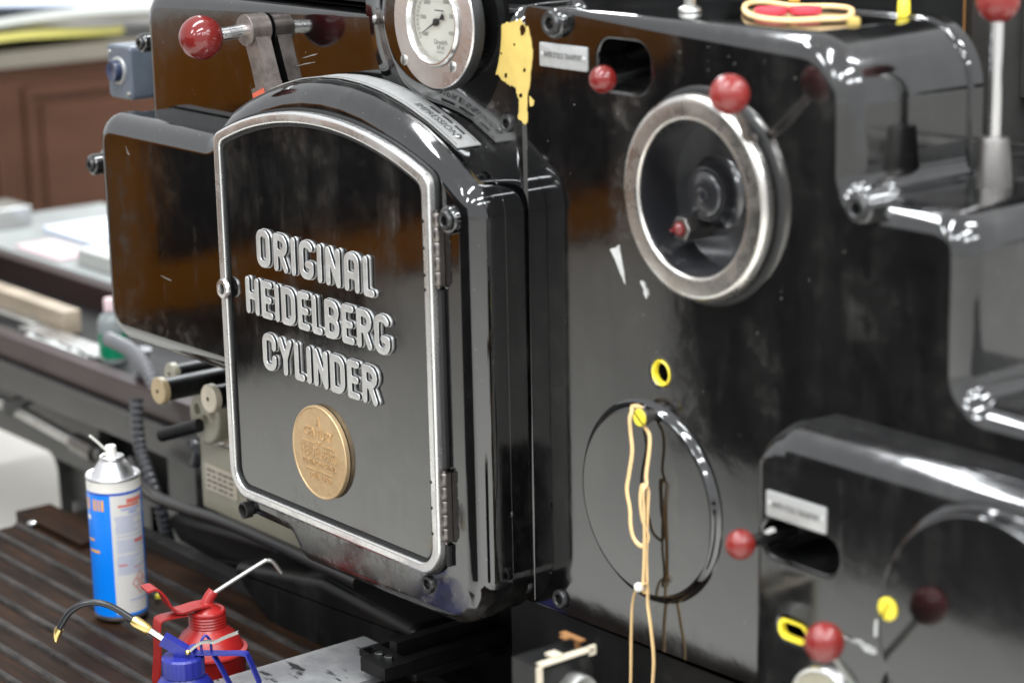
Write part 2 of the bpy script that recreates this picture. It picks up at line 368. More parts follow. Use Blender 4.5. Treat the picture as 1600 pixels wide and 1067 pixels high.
# ================================================================== SETTING
o = mesh_obj('floor', [(-14, -14, 0), (9, -14, 0), (9, 14, 0), (-14, 14, 0)], [(0, 1, 2, 3)], M['floor'], smooth=0); o['kind'] = 'structure'

# ================================================================== THE PRESS
press = thing('printing_press', 'glossy black cylinder printing press with arched door, gauge and hand wheel', 'printing press', (0, 0, 0))
def part(mb, name, mats, parent=None, **k): return mb.build(name, mats, parent if parent is not None else press, **k)

# --- stepped main casting right of the seam
SEAM = .0385
slot1 = fillet([(.178, 1.296, .024), (.272, 1.296, .024), (.272, 1.356, .024), (.178, 1.356, .024)], 6)
yx, yz = xz(1032, 583)
plate_out = fillet([(SEAM, .60, .006), (1.25, .60, .01), (1.25, 1.02, .02), (.757, 1.02, .028), (.757, 1.217, .045), (.590, 1.217, .022), (.590, 1.387, .075), (SEAM, 1.387, .012)], 10)
def plate_r(x, z):
    if x < SEAM+.02: return .0012
    return .03
mb = MB(); slab(mb, plate_out, 0, .19, .03, 8, [slot1, circle(yx, yz, .0165, 28), circle(*xz(1078.5, 312, -.024), .0925, 72)], .004, rf=plate_r)
main_plate = part(mb, 'main_casting', M['enamel_main'], wn=True, smooth=60)
mb = MB(); mb.lathe([(.0163, .001), (.0150, -.001), (.0128, .001), (.0122, .0075), (.0162, .0075)], (yx, 0, yz), 'Y', 28, cap=False); part(mb, 'hole_lining', M['yellow'], main_plate)
# seam strip
mb = MB(); mb.box((SEAM-.0011, .004, .60), (SEAM-.0001, .02, 1.36)); part(mb, 'seam_strip', M['seam'])

# --- upper panel behind the housing, with the gauge boss
def pan_r(x, z): return .003 if x > -.3 and z < 1.33 else .028
mb = MB(); slab(mb, fillet([(-.917, .86, .05), (-.201, .86, .004), (-.201, 1.352, .004), (-.917, 1.352, .05)], 8), 0, .26, .028, 6, rf=lambda x, z: .0003 if x > -.21 else .028)
upper_panel = part(mb, 'upper_panel', M['enamel'], wn=True, smooth=60)
mb = MB(); slab(mb, fillet([(-.200, .60, .004), (SEAM-.0012, .60, .006), (SEAM-.0012, 1.384, .03), (-.200, 1.384, .004)], 8), 0, .26, .028, 6, rf=lambda x, z: .0003 if x < -.19 else (.0010 if z < 1.34 else .026))
gauge_panel = part(mb, 'gauge_panel', M['enamel_panel'], wn=True, smooth=60)
mb = MB(); slab(mb, fillet([(-.80, 1.3525, .004), (-.215, 1.3525, .004), (-.215, 1.62, .02), (-.80, 1.62, .05)], 5), .034, .25, .01, 3); part(mb, 'dark_top_box', M['black_cast'], wn=True)  # dark box added to hide the bright panel top and blacken its reflection
GX, GZ = xz(676, 36, -.033); GY = -.033
mb = MB(); rb = .108
prof = [(.158, .001), (.142, -.001), (.126, -.004), (.113, -.0085), (.103, -.0125), (.096, -.0155), (.0905, -.0175), (.086, -.0180), (.085, -.0180), (1e-4, -.0180)]
mb.lathe(prof, (GX-.040, 0, GZ), 'Y', 72, cap=False); part(mb, 'gauge_boss', M['enamel'], smooth=60, wn=True)

# --- door housing
arc = [(.035, 1.150)]+[(-.2975+d_, 1.269-d_*d_/(2*.50)) for d_ in (.275, .25, .20, .15, .10, .05, 0, -.05, -.10, -.15, -.20, -.245)]
hp = [(-.94, .802, .055), (-.56, .805, .012), (-.56, .600, .045), (-.425, .600, .02), (-.395, .566, .035), (.035, .572, .075), (.035, 1.155, .06)]
hp += [(x, z, 0) for x, z in arc[1:]] + [(-.60, 1.166, .03), (-.94, 1.166, .05)]
h_out = fillet(hp, 8)
def hous_r(x, z):
    if z < .61 and x > -.45: return .018
    if x < -.5 and z < .79 and x > -.6: return .02
    return .032
mb = MB(); slab(mb, h_out, -.085, -.034, .032, 8, rf=hous_r)
housing = part(mb, 'door_housing', M['enamel_housing'], wn=True, smooth=60)
# flange between the housing and the panel
hp2 = [(-.935, .806, .05), (-.555, .81, .012), (-.555, .605, .04), (-.42, .605, .02), (-.393, .570, .03), (.0346, .576, .075), (.0346, 1.155, .06)]
hp2 += [(x, z-.0006, 0) for x, z in arc[1:]] + [(-.60, 1.164, .03), (-.935, 1.164, .05)]
mb = MB(); slab(mb, fillet(hp2, 8), -.0338, .003, .0008, 2); part(mb, 'housing_flange', M['enamel_housing'], wn=True, smooth=60)

# --- door
DX0, DX1, DZ0, DZ1, DA = -.5575, -.0375, .6345, 1.190, 1.2275
def door_outline(e, rc=.045):
    x0, x1, z0 = DX0+e, DX1-e, DZ0+e; cx = (x0+x1)/2; Rr = .64-e; cz = DA-.64
    th = math.asin((x1-cx)/Rr)
    top = [(cx+Rr*math.sin(t), cz+Rr*math.cos(t), 0) for t in np.linspace(th*.90, -th*.90, 18)]
    zc = cz+Rr*math.cos(th)
    rc = max(.008, rc-e)
    return fillet([(x0, z0, rc), (x1, z0, rc), (x1, zc, rc*1.1)]+top+[(x0, zc, rc*1.1)], 8)
door = part(slab(MB(), door_outline(.012), -.0935, -.086, .0005, 1), 'door', M['enamel_door'], wn=True)
mb = MB(); slab(mb, door_outline(0), -.1005, -.0862, .004, 4, [door_outline(.0156)], .0032); part(mb, 'door_frame', M['frame'], door, wn=True)
mb = MB(); slab(mb, door_outline(.0159), -.0962, -.0936, .001, 2, [door_outline(.0206)], .0005); part(mb, 'gasket', M['seam'], door)
mb = MB(); slab(mb, door_outline(-.004), -.0898, -.0852, .001, 2, [door_outline(.012)], .001); part(mb, 'door_backing', M['seam'], door)
# hinges
def hinge(x, z0, z1):
    mb = MB(); n = 5; L = (z1-z0)/n
    for k in range(n):
        a, b2 = z0+k*L+.0006, z0+(k+1)*L-.0006; rr = .0058 if k % 2 == 0 else .0053
        mb.lathe([(rr-.001, a), (rr, a+.0015), (rr, b2-.0015), (rr-.001, b2)], (x, -.0925, 0), 'Z', 16)
    mb.lathe([(.0035, z0-.003), (.0035, z1+.003)], (x, -.0925, 0), 'Z', 12)
    mb.box((x-.006, -.0965, z0), (x-.001, -.0890, z1)); mb.box((x+.001, -.0925, z0), (x+.006, -.0858, z1))
    part(mb, 'hinge', M['hinge'], door, smooth=40)
hx = DX1+.0060
za = at(672, 330, -.0925).z; zb = at(675, 444, -.0925).z; hinge(hx, zb, za)
za = at(684, 735, -.0925).z; zb = at(690, 843, -.0925).z; hinge(hx, zb, za)
mb = MB(); mb.box((hx-.004, -.0905, .655), (hx+.003, -.0855, zb-.006)); mb.box((hx-.004, -.0905, za+.006), (hx+.003, -.0855, at(675, 450, -.09).z))
part(mb, 'hinge_strip', M['seam'], door)
# rivet holes along the hinge side of the frame
riv = MB().lathe([(.0022, -.0003), (.0024, .002)], (0, 0, 0), 'Y', 10)
me0 = None
for px_, py_ in ((648, 343), (650, 385), (652, 427), (653, 450), (660, 748), (661, 788), (663, 828)):
    p = at(px_, py_, -.1005); p.x = DX1-.0125
    if me0 is None: o = riv.build('rivet', M['void'], door, loc=p); me0 = o.data
    else: o = bpy.data.objects.new('rivet', me0); COL.objects.link(o); o.parent = door; o.location = p
# lock boss on the left rail of the frame
lx, lz = xz(349, 450, -.1005)
mb = MB(); mb.lathe([(.0155, .0), (.0155, -.003), (.0135, -.006), (.0085, -.0065), (.0075, -.001), (1e-4, -.001)], (DX0+.013, -.1000, lz), 'Y', 28, cap=False); part(mb, 'lock_ring', M['chrome'], door)
mb = MB(); mb.lathe([(.0074, -.0015), (1e-4, -.0015)], (DX0+.013, -.1000, lz), 'Y', 20, cap=False); part(mb, 'keyhole', M['void'], door)

# --- raised letters
def arcp(cx, cz, r, a0, a1, n=6): return [(cx+r*math.cos(R_(a0+(a1-a0)*k/n)), cz+r*math.sin(R_(a0+(a1-a0)*k/n))) for k in range(n+1)]
def glyph(ch, W, Hh, q):
    """centre-line strokes of a rounded block letter in a W x Hh box"""
    l, r_, b2, t = 0, W, 0, Hh; m_ = Hh*.50
    if ch == 'O': return [arcp(r_-q, t-q, q, 0, 90)+arcp(l+q, t-q, q, 90, 180)+arcp(l+q, b2+q, q, 180, 270)+arcp(r_-q, b2+q, q, 270, 360)+[(r_, t-q)]]
    if ch == 'D': return [[(l, b2), (l, t)]+arcp(r_-q*1.2, t-q*1.2, q*1.2, 90, 0)+arcp(r_-q*1.2, b2+q*1.2, q*1.2, 0, -90)+[(l, b2)]]
    if ch == 'I': return [[(W/2, b2), (W/2, t)]]
    if ch == 'L': return [[(l, t), (l, b2), (r_, b2)]]
    if ch == 'H': return [[(l, b2), (l, t)], [(r_, b2), (r_, t)], [(l, m_), (r_, m_)]]
    if ch == 'N': return [[(l, b2), (l, t), (r_, b2), (r_, t)]]
    if ch == 'E': return [[(r_, t), (l, t), (l, b2), (r_, b2)], [(l, m_), (r_*.85, m_)]]
    if ch == 'A': return [[(l, b2)]+arcp(l+q, t-q, q, 180, 90)+arcp(r_-q, t-q, q, 90, 0)+[(r_, b2)], [(l, Hh*.40), (r_, Hh*.40)]]
    if ch == 'Y': return [[(l, t), (W/2, Hh*.45), (r_, t)], [(W/2, Hh*.45), (W/2, b2)]]
    if ch == 'C': return [[(r_, Hh*.68)]+arcp(r_-q, t-q, q, 0, 90)+arcp(l+q, t-q, q, 90, 180)+arcp(l+q, b2+q, q, 180, 270)+arcp(r_-q, b2+q, q, 270, 360)+[(r_, Hh*.32)]]
    if ch == 'G': return [arcp(r_-q, t-q, q, 30, 90)+arcp(l+q, t-q, q, 90, 180)+arcp(l+q, b2+q, q, 180, 270)+arcp(r_-q, b2+q, q, 270, 360)+[(r_, Hh*.37), (W*.58, Hh*.37)]]
    qq = Hh*.25
    if ch == 'R': return [[(l, b2), (l, t)]+arcp(r_-qq, t-qq, qq, 90, -90)+[(l, m_)], [(r_-qq*1.1, m_), (r_, b2)]]
    if ch == 'B': return [[(l, m_), (l, t)]+arcp(r_-qq*1.05, t-qq, qq, 90, -90)+[(l, m_), (l, b2)]+arcp(r_-qq, b2+qq, qq, -90, 90)+[(l, m_)]]
def contours(strokes, hw, W, Hh):
    step = .0011; pad = hw*1.8
    xs = np.arange(-pad, W+pad, step); zs = np.arange(-pad, Hh+pad, step); X, Z = np.meshgrid(xs, zs)
    D = np.full(X.shape, 9.0)
    for s in strokes:
        for (ax, az), (bx_, bz) in zip(s[:-1], s[1:]):
            dx, dz = bx_-ax, bz-az; L2 = dx*dx+dz*dz
            if L2 < 1e-12: continue
            t = np.clip(((X-ax)*dx+(Z-az)*dz)/L2, 0, 1); D = np.minimum(D, np.hypot(X-ax-t*dx, Z-az-t*dz))
    F = D-hw; segs = {}
    def ip(i, j, k, l_):
        a, b2 = F[i, j], F[k, l_]; t = a/(a-b2); return (X[i, j]+(X[k, l_]-X[i, j])*t, Z[i, j]+(Z[k, l_]-Z[i, j])*t)
    pos = {}
    S = F < 0
    for i in range(F.shape[0]-1):
        for j in range(F.shape[1]-1):
            c = (S[i, j], S[i, j+1], S[i+1, j+1], S[i+1, j])
            if all(c) or not any(c): continue
            e = []
            for (p, q2, key) in (((i, j), (i, j+1), ('h', i, j)), ((i, j+1), (i+1, j+1), ('v', i, j+1)), ((i+1, j), (i+1, j+1), ('h', i+1, j)), ((i, j), (i+1, j), ('v', i, j))):
                if S[p] != S[q2]: e.append(key); pos[key] = ip(*p, *q2)
            for k in range(0, len(e)-1, 2):
                segs.setdefault(e[k], []).append(e[k+1]); segs.setdefault(e[k+1], []).append(e[k])
    loops = []; seen = set()
    for k0 in segs:
        if k0 in seen: continue
        loop = [k0]; seen.add(k0); cur = k0
        while True:
            nx = [q2 for q2 in segs[cur] if q2 not in seen]
            if not nx: break
            cur = nx[0]; seen.add(cur); loop.append(cur)
        if len(loop) > 8: loops.append([pos[q2] for q2 in loop])
    out = []
    for lp in loops:
        A = np.array(lp)
        for _ in range(2): A = .5*A+.25*(np.roll(A, 1, 0)+np.roll(A, -1, 0))
        # thin points out evenly
        keep = [A[0]]
        for q2 in A[1:]:
            if np.hypot(*(q2-keep[-1])) > .0009: keep.append(q2)
        out.append([tuple(q2) for q2 in keep])
    out.sort(key=lambda p: -abs(area(p))); return out
CAP = .0545; HW = .0051; FULL = .0345
WID = {'I': .0105, 'L': .0245, 'E': .0285}
cache = {}
def letter_mesh(ch):
    if ch in cache: return cache[ch]
    Wc = WID.get(ch, FULL)-2*HW; Hc = CAP-2*HW
    st = glyph(ch, max(Wc, 1e-4), Hc, .0095)
    cs = contours(st, HW, Wc, Hc); cs2 = contours(st, HW+.0008, Wc, Hc)
    mb = MB()
    slab(mb, cs2[0], -.0022, .0, .0008, 2, [c for c in cs2[1:] if len(c) > 8], .0008, mi=0, back=False)
    slab(mb, cs[0], -.0064, -.0015, .0010, 3, cs[1:], .0010, mi=0, side_mi=1, hole_mi=1, back=False)
    me = bpy.data.meshes.new('letter'); me.from_pydata(mb.v, [], mb.f)
    for q2 in (M['letter'], M['seam']): me.materials.append(q2)
    # chamfer rings stay metal, only the upright walls are black
    mi = []
    for p, f_ in zip(mb.m, mb.f):
        ys = [mb.v[i][1] for i in f_]; mi.append(1 if p == 1 and max(ys)-min(ys) > .003 else 0)
    me.polygons.foreach_set('material_index', mi)
    bm = bmesh.new(); bm.from_mesh(me); bmesh.ops.recalc_face_normals(bm, faces=bm.faces); bm.to_mesh(me); bm.free()
    me.polygons.foreach_set('use_smooth', [True]*len(me.polygons)); me.set_sharp_from_angle(angle=R_(28)); me.update()
    cache[ch] = me; return me
for txt, x0, x1, zb0 in (('ORIGINAL', -.4535, -.1660, .9955), ('HEIDELBERG', -.4885, -.1345, .9215), ('CYLINDER', -.4500, -.1675, .8460)):
    ws = [WID.get(c, FULL) for c in txt]; gap = (x1-x0-sum(ws))/(len(txt)-1); x = x0
    for c, wd in zip(txt, ws):
        o = bpy.data.objects.new('letter', letter_mesh(c)); COL.objects.link(o); o.parent = door; o.location = (x+HW, -.0936, zb0+HW); o['label'] = 'raised silver letter %s' % c
        x += wd+gap

# --- medallion with relief
mx, mz = xz(494, 708.5, -.106); MR = .0672
mb = MB()
mb.lathe([(MR-.001, 0), (MR, -.001), (MR, -.0070), (MR-.0008, -.0082), (MR-.0028, -.0082), (MR-.0036, -.0074), (MR-.0040, -.0074), (1e-4, -.0074)], (mx, -.0936, mz), 'Y', 72, cap=False)
med = part(mb, 'medallion', M['bronze'], door, smooth=30, wn=True)
mb = MB(); yy = -.1009
for s, sz, dz, sx in (('A', .022, .044, .8), ('CENTURY', .0205, .0265, .78), ('OF', .0085, .0125, 1.0), ('HEIDELBERG', .0225, -.0015, .72), ('PRINTING MACHINES', .0108, -.0168, .80), ('1850-1950', .0135, -.037, .95)):
    put_text(mb, s, sz, mx, yy-.0004, mz+dz, 0, .0009, sx)
for a, b2, dz in ((-.040, -.009, .0125), (.009, .040, .0125), (-.033, .033, -.0265)):
    mb.box((mx+a, yy-.0020, mz+dz-.0006), (mx+b2, yy, mz+dz+.0006))
def leaf(cx, cz, ang, L=.0105, Wd=.0042):
    pts = [(0, 0), (.3, .8), (.6, 1), (.85, .6), (1, 0), (.85, -.6), (.6, -1), (.3, -.8)]
    c, s = math.cos(ang), math.sin(ang); V = []
    for a, b2 in pts: V.append((cx+(a*L*c-b2*Wd/2*s), yy, cz+(a*L*s+b2*Wd/2*c)))
    k = len(V); V.append((cx+.5*L*c, yy-.0010, cz+.5*L*s)); return V, [(i, (i+1) % k, k) for i in range(k)]
for side in (1, -1):
    for k in range(13):
        t = R_(-82+k*11.2); rr = MR-.0125
        cx_, cz_ = side*rr*math.cos(t), rr*math.sin(t); tang = t+PI/2
        for off in (-.55, .50):
            a = tang+off; a = a if side == 1 else PI-a
            mb.add(*leaf(mx+cx_, mz+cz_, a))
o = part(mb, 'wreath_and_lettering', M['bronze'], door, smooth=30)

# --- IMPRESSION scale strip lying on the arch
mb = MB()
def arch_pt(x):   # outline of the arch (top), from the housing corner list
    A = sorted(arc); xs = [p[0] for p in A]; zs = [p[1] for p in A]; return float(np.interp(x, xs, zs))
def strip(mb, xa, xb, ya, yb, lift, mi=0, n=26, ends=True):
    V = []; F = []
    for i in range(n+1):
        x = xa+(xb-xa)*i/n; e = .006 if ends else .0; k = min(i, n-i)/n; z = arch_pt(x)
        for y in (ya, yb):
            for dz in (lift, lift-.0015): V.append((x, y, z+dz))
    for i in range(n):
        b2 = i*4; c = b2+4; F += [(b2, b2+2, c+2, c), (b2, c, c+1, b2+1), (b2+2, b2+3, c+3, c+2)]
    F += [(0, 1, 3, 2), (n*4, n*4+2, n*4+3, n*4+1)]; mb.add(V, F, mi)
xA, xB, yA, yB = -.475, -.040, -.050, -.012
strip(mb, xA, xB, yA, yB, .0028, 0)
strip(mb, xA+.006, xB-.006, yA+.0030, yA+.0036, .0031, 1); strip(mb, xA+.006, xB-.006, yB-.0036, yB-.0030, .0031, 1)
v, f = text_mesh('IMPRESSION', .0150, 0, 1.05)
def on_arch(a, bq, xc, yc):
    x = xc+a; return (x, yc+bq, arch_pt(x)+.0033)
mb.add([on_arch(a, bq, -.105, -.034) for a, bq, h in v], f, 1)
for k in range(3): strip(mb, -.135+.026*k, -.115+.026*k, -.0225, -.0185, .0033, 1, 4)
scale_strip = part(mb, 'impression_strip', [M['label'], M['ink']], housing, smooth=30)
mb = MB(); sx_, sz_ = -.060, arch_pt(-.060)+.003
mb.lathe([(.0055, 0), (.0050, .002), (.003, .0032), (1e-4, .0036)], (sx_, -.034, sz_), 'Z', 18, cap=False); part(mb, 'strip_screw', M['zinc'], housing)

# --- bolts
def bolt_mesh(r, slot=False, mat='bolt'):
    mb = MB()
    mb.lathe([(r, .001), (r, -.0030), (r*.92, -.0045), (r*.62, -.0045), (r*.52, -.0035)], (0, 0, 0), 'Y', 28, cap=False)
    mb.lathe([(r*.52, -.0035), (r*.48, .0008), (1e-4, .0008)], (0, 0, 0), 'Y', 6, mi=1, cap=False); return mb
me_b = None
def bolt(px_, py_, Y, r=.0125, parent=None):
    global me_b
    p = at(px_, py_, Y)
    if me_b is None:
        mbb = bolt_mesh(.0125); o = mbb.build('bolt', [M['bolt'], M['void']], parent or press, loc=p); me_b = o.data
    else:
        o = bpy.data.objects.new('bolt', me_b); COL.objects.link(o); o.parent = parent or press; o.location = p
    o.scale = (r/.0125,)*3; return o
# boss + bolt on the housing corner
def boss(px_, py_, Yf, Yb, r, bolt_r, mat='enamel', fl=.004):
    p = at(px_, py_, Yf); mb = MB()
    mb.lathe([(r-fl, Yf), (r-fl*.3, Yf+fl*.3), (r, Yf+fl), (r, Yb-.006), (r+.003, Yb-.002), (r+.008, Yb)], (p.x, 0, p.z), 'Y', 32, cap=True)
    part(mb, 'bolt_boss', M[mat], smooth=50); bolt(px_, py_, Yf-.0002, bolt_r)
boss(697, 345, -.094, -.040, .0185, .0125)
bolt(670, 912, -.0855, .0125); bolt(821, 912, -.001, .0125); bolt(876, 935, -.001, .0125); bolt(793, 193, -.001, .0115)
boss(862, 37, -.010, .03, .0190, .0150); boss(1341, 326, -.012, .03, .0185, .0140)
boss(219, 68, .004, .05, .015, .0095); boss(142, 258, -.05, -.02, .017, .0105)
for px_, py_ in ((797, 803),):
    bolt(px_, py_, -.0335, .006)
# open tube under the door, hole boss
p = at(390, 795, -.084); mb = MB()
mb.lathe([(.0125, 0), (.0125, -.012), (.0105, -.013), (.0095, -.012), (.0090, .02)], (p.x, p.y, p.z), 'Y', 28, cap=False); mb.lathe([(.009, .01), (1e-4, .01)], tuple(p), 'Y', 20, mi=1, cap=False)
part(mb, 'tube_end', [M['grey_rail'], M['void']])

# --- gauge
mb = MB(); GR = .0855
mb.lathe([(GR+.003, .016), (GR+.003, .004), (GR+.001, .001)], (GX, GY, GZ), 'Y', 72, cap=False)
gauge = part(mb, 'gauge', M['seam'], smooth=40)
mb = MB(); mb.lathe([(GR, .006), (GR, .0015), (GR-.0012, 0), (.0585, 0), (.0570, .0015), (.0565, .012)], (GX, GY, GZ), 'Y', 72, cap=False); part(mb, 'gauge_bezel', M['gauge'], gauge, smooth=35)
mb = MB(); mb.lathe([(.0562, .008), (.0562, -.002), (.0545, -.0045), (.0520, -.0045), (.0495, -.001), (.0485, .010)], (GX, GY, GZ), 'Y', 72, cap=False); part(mb, 'gauge_ring', M['chrome'], gauge, smooth=50)
mb = MB(); mb.lathe([(.0560, .011), (1e-4, .011)], (GX, GY, GZ), 'Y', 60, cap=False); dial = part(mb, 'dial', M['white_dial'], gauge)
mb = MB(); dy = GY+.0105
for k, s in enumerate(('1000', '1500', '2000', '2500', '3000', '3500', '4000')):
    a = R_(211-39*k); rx = .0325
    put_text(mb, s, .0072, GX+rx*math.cos(a)+.001, dy, GZ+rx*math.sin(a), 0, 0, 1.0)
    for j in range(5):
        a2 = R_(211-39*(k+j/5))
        if k == 6 and j: break
        r0, r1 = (.0405, .0445) if j else (.0400, .0465); wd = .00035
        c, s2 = math.cos(a2), math.sin(a2)
        mb.add([(GX+r0*c-wd*s2, dy, GZ+r0*s2+wd*c), (GX+r0*c+wd*s2, dy, GZ+r0*s2-wd*c), (GX+r1*c+wd*s2, dy, GZ+r1*s2-wd*c), (GX+r1*c-wd*s2, dy, GZ+r1*s2+wd*c)], [(0, 1, 2, 3)])
for r0 in (.0405, .0440):
    V = []; F = []
    for i in range(61):
        a2 = R_(211-234*i/60); c, s2 = math.cos(a2), math.sin(a2); V += [(GX+r0*c, dy+.0001, GZ+r0*s2), (GX+(r0+.0004)*c, dy+.0001, GZ+(r0+.0004)*s2)]
        if i: F.append((2*i-2, 2*i-1, 2*i+1, 2*i))
    mb.add(V, F)
put_text(mb, 'Druck/h', .0085, GX+.006, dy, GZ-.0255); put_text(mb, 'I.P.H.', .0080, GX+.006, dy, GZ-.0325); put_text(mb, 'IMPRESSIONS', .0026, GX+.004, dy, GZ-.0385)
[mb.box((GX-.005+.0024*k_, dy, GZ+.0142), (GX-.0034+.0024*k_, dy+.0002, GZ+.0158)) for k_ in range(8)]
part(mb, 'dial_print', M['ink'], gauge, smooth=0)
mb = MB(); a = R_(207); c, s2 = math.cos(a), math.sin(a); ny = GY+.0065
def nv(u, vv): return (GX+u*c-vv*s2, ny, GZ+u*s2+vv*c)
mb.add([nv(.043, 0), nv(.004, .0014), nv(-.010, .0012), nv(-.0185, .0052), nv(-.0205, 0), nv(-.0185, -.0052), nv(-.010, -.0012), nv(.004, -.0014)], [(0, 1, 2, 3, 4, 5, 6, 7)])
mb.lathe([(.0050, .0035), (.0050, -.0015), (1e-4, -.002)], (GX, ny, GZ), 'Y', 24, cap=False); part(mb, 'needle', M['ink'], gauge)
mb = MB(); mb.lathe([(.0505, .0020), (1e-4, .0005)], (GX, GY, GZ), 'Y', 48, cap=False); part(mb, 'gauge_glass', M['glass'], gauge)
for ax_, ay_ in ((632, 94), (707, 105)):
    p = at(ax_, ay_, GY); mb = MB(); mb.lathe([(.0070, .0005), (.0070, -.0012), (.006, -.0020), (1e-4, -.0024)], (p.x, p.y, p.z), 'Y', 24, cap=False)
    o = part(mb, 'gauge_screw', M['zinc'], gauge); mb = MB(); mb.box((p.x-.0008, p.y-.0027, p.z-.0062), (p.x+.0008, p.y-.0012, p.z+.0062)); part(mb, 'screw_slot', M['void'], gauge)

# --- round raised covers
def cover(cx, cz, Y0, Yb, r, mat):
    mb = MB(); mb.lathe([(r+.0130, Yb+.0004), (r+.0095, Yb-.0006), (r+.0068, Yb-.0022), (r+.0048, Yb-.0048), (r+.0036, Y0+.0022), (r+.0022, Y0+.0007), (r, Y0), (r-.0008, Y0), (1e-4, Y0)], (cx, 0, cz), 'Y', 96, cap=False)
    return part(mb, 'round_cover', M[mat], smooth=40, wn=True)
disc = cover(.2680, .7965, -.0095, 0, .1165, 'enamel_door'); disc['label'] = 'flat round cover below the hand wheel'
# screw that carries the rubber bands
ysx, ysz = xz(998, 653, -.030)
mb = MB(); mb.lathe([(.0075, -.010), (.0075, -.019), (.0105, -.0195), (.0110, -.021), (.0110, -.028), (.0098, -.0302), (1e-4, -.0306)], (ysx, 0, ysz), 'Y', 28, cap=False, mis=[1, 1, 1, 1, 0, 0]); ys_ = part(mb, 'cover_screw', [M['yellow'], M['dark_steel']], disc)
mb = MB(); a = R_(-38); c, s2 = math.cos(a), math.sin(a)
mb.add([(ysx+u*c-vv*s2, yq, ysz+u*s2+vv*c) for yq in (-.0311, -.0290) for u, vv in ((-.0102, -.0009), (.0102, -.0009), (.0102, .0009), (-.0102, .0009))], [(0, 1, 2, 3), (4, 5, 6, 7), (0, 1, 5, 4), (1, 2, 6, 5), (2, 3, 7, 6), (3, 0, 4, 7)]); part(mb, 'screw_slot', M['void'], disc)

# --- hand wheel
WY = -.024; wp = at(1078.5, 312, WY); WX, WZ = wp.x, wp.z; WR = .1205
mb = MB(); mb.lathe([(.094, -.001), (.100, -.004), (.1100, -.0045), (WR-.002, -.006), (WR, -.009), (WR, -.0165), (WR-.0015, -.0205), (WR-.0045, -.0232), (WR-.008, -.0240), (.0960, -.0245), (.0932, -.0240), (.0915, -.0226), (.0905, -.0205), (.0900, -.016), (.0893, .040)], (WX, 0, WZ), 'Y', 96, cap=False)
mb.m = [1 if i >= 12*96 or i < 1*96 else 0 for i in range(len(mb.f))]
wheel = part(mb, 'hand_wheel', [M['wheel'], M['dish']], smooth=40, wn=True)
mb = MB(); mb.lathe([(WR+.008, .0005), (WR+.006, -.002), (WR+.002, -.0030), (.094, -.0032)], (WX, 0, WZ), 'Y', 96, cap=False); part(mb, 'wheel_seat', M['seam'], wheel, smooth=50)
mb = MB(); mb.lathe([(.0894, .036), (.060, .0395), (1e-4, .0398)], (WX, 0, WZ), 'Y', 72, cap=False); part(mb, 'wheel_dish', M['dish'], wheel, smooth=60)
hp_ = at(1099, 304, .016); hxw, hzw = hp_.x, hp_.z
mb = MB(); mb.lathe([(.044, .0395), (.038, .036), (.034, .028), (.0335, .022), (.0320, .0195), (.029, .0190), (.0275, .0155), (.026, .0145), (.010, .0142), (.0085, .0115), (.005, .0105), (1e-4, .0105)], (hxw, 0, hzw), 'Y', 48, cap=False); part(mb, 'hub', M['dish'], wheel, smooth=40)
p = at(1068, 357, .004); mb = MB(); mb.lathe([(.0155, .036), (.0155, -.004), (.0140, -.0055), (.0090, -.0055)], (p.x, p.y, p.z), 'Y', 6, cap=False); part(mb, 'hex_nut', M['dark_steel'], wheel, smooth=0)
mb = MB(); mb.lathe([(.0088, 0), (.0088, -.008), (.0070, -.011), (.0025, -.014), (.0018, -.020), (1e-4, -.022)], (p.x, p.y, p.z), 'Y', 24, cap=False); part(mb, 'red_stud', M['red'], wheel)
# --- ball levers
def lever(name, ball, r, pts, rad, stem='chrome', parent=None, rads=None, label=None):
    mb = MB(); mb.tube(spline(pts, 6), rad, 14, rads=None); o = part(mb, name, M[stem], parent, smooth=60)
    b2 = MB().sphere((0, 0, 0), r, 40).build('ball_knob', M['red'], o, loc=ball, smooth=80)
    if label: b2['label'] = label
    return o
def br(px_, Y, bx_, by_):   # ball radius in metres from its size in the photograph
    p = at(bx_, by_, Y); return px_*((p-CAM).dot(fwd))/FPX
B = at(1140, 148, -.070); S0 = at(1167, 214, -.022)
lever('wheel_handle', B, br(32, -.070, 1140, 148), [S0+Vector((0, .012, -.004)), S0, S0.lerp(B, .35)+Vector((.003, 0, 0)), B], .0055, 'arm', label='red ball on the hand wheel')
B = at(942, 124.5, -.030)
lever('slot_lever', B, br(22, -.030, 942, 124.5), [B, at(975, 122, .0), at(1010, 112, .04), at(1050, 105, .08)], .0055, 'black_cast', label='small red ball at the upper slot')
# left lever with the flat arm
B = at(314, 59.5, -.105); A0 = at(381.7, 48, -.036)
lv = lever('impression_lever', B, br(34.8, -.105, 314, 59.5), [B, A0+Vector((0, .01, 0))], .0098, 'chrome', label='large red ball at the upper left')
mb = MB(); mb.lathe([(.0215, .0), (.0225, -.0)], tuple(A0), 'Y', 40, cap=False)
mb.lathe([(1e-4, .0), (.0215, .0), (.0228, .0013), (.0228, .033), (.0215, .034), (1e-4, .034)], tuple(A0), 'Y', 40, cap=False); part(mb, 'arm_eye', M['arm'], lv, smooth=40)
A1 = at(408, 132, -.03); ax = Vector((A1.x-A0.x, 0, A1.z-A0.z)).normalized(); nx_ = Vector((-ax.z, 0, ax.x))
mb = MB(); V = []
for t, hw, yf in ((.004, .0165, .006), (.050, .0165, .007), (.082, .0170, .006), (.083, .0180, -.001), (.135, .0185, -.001)):
    for s in (-1, 1):
        for y_ in (yf, .030): V.append(tuple(Vector((A0.x, A0.y+y_, A0.z))+ax*t+nx_*(s*hw)))
F = []
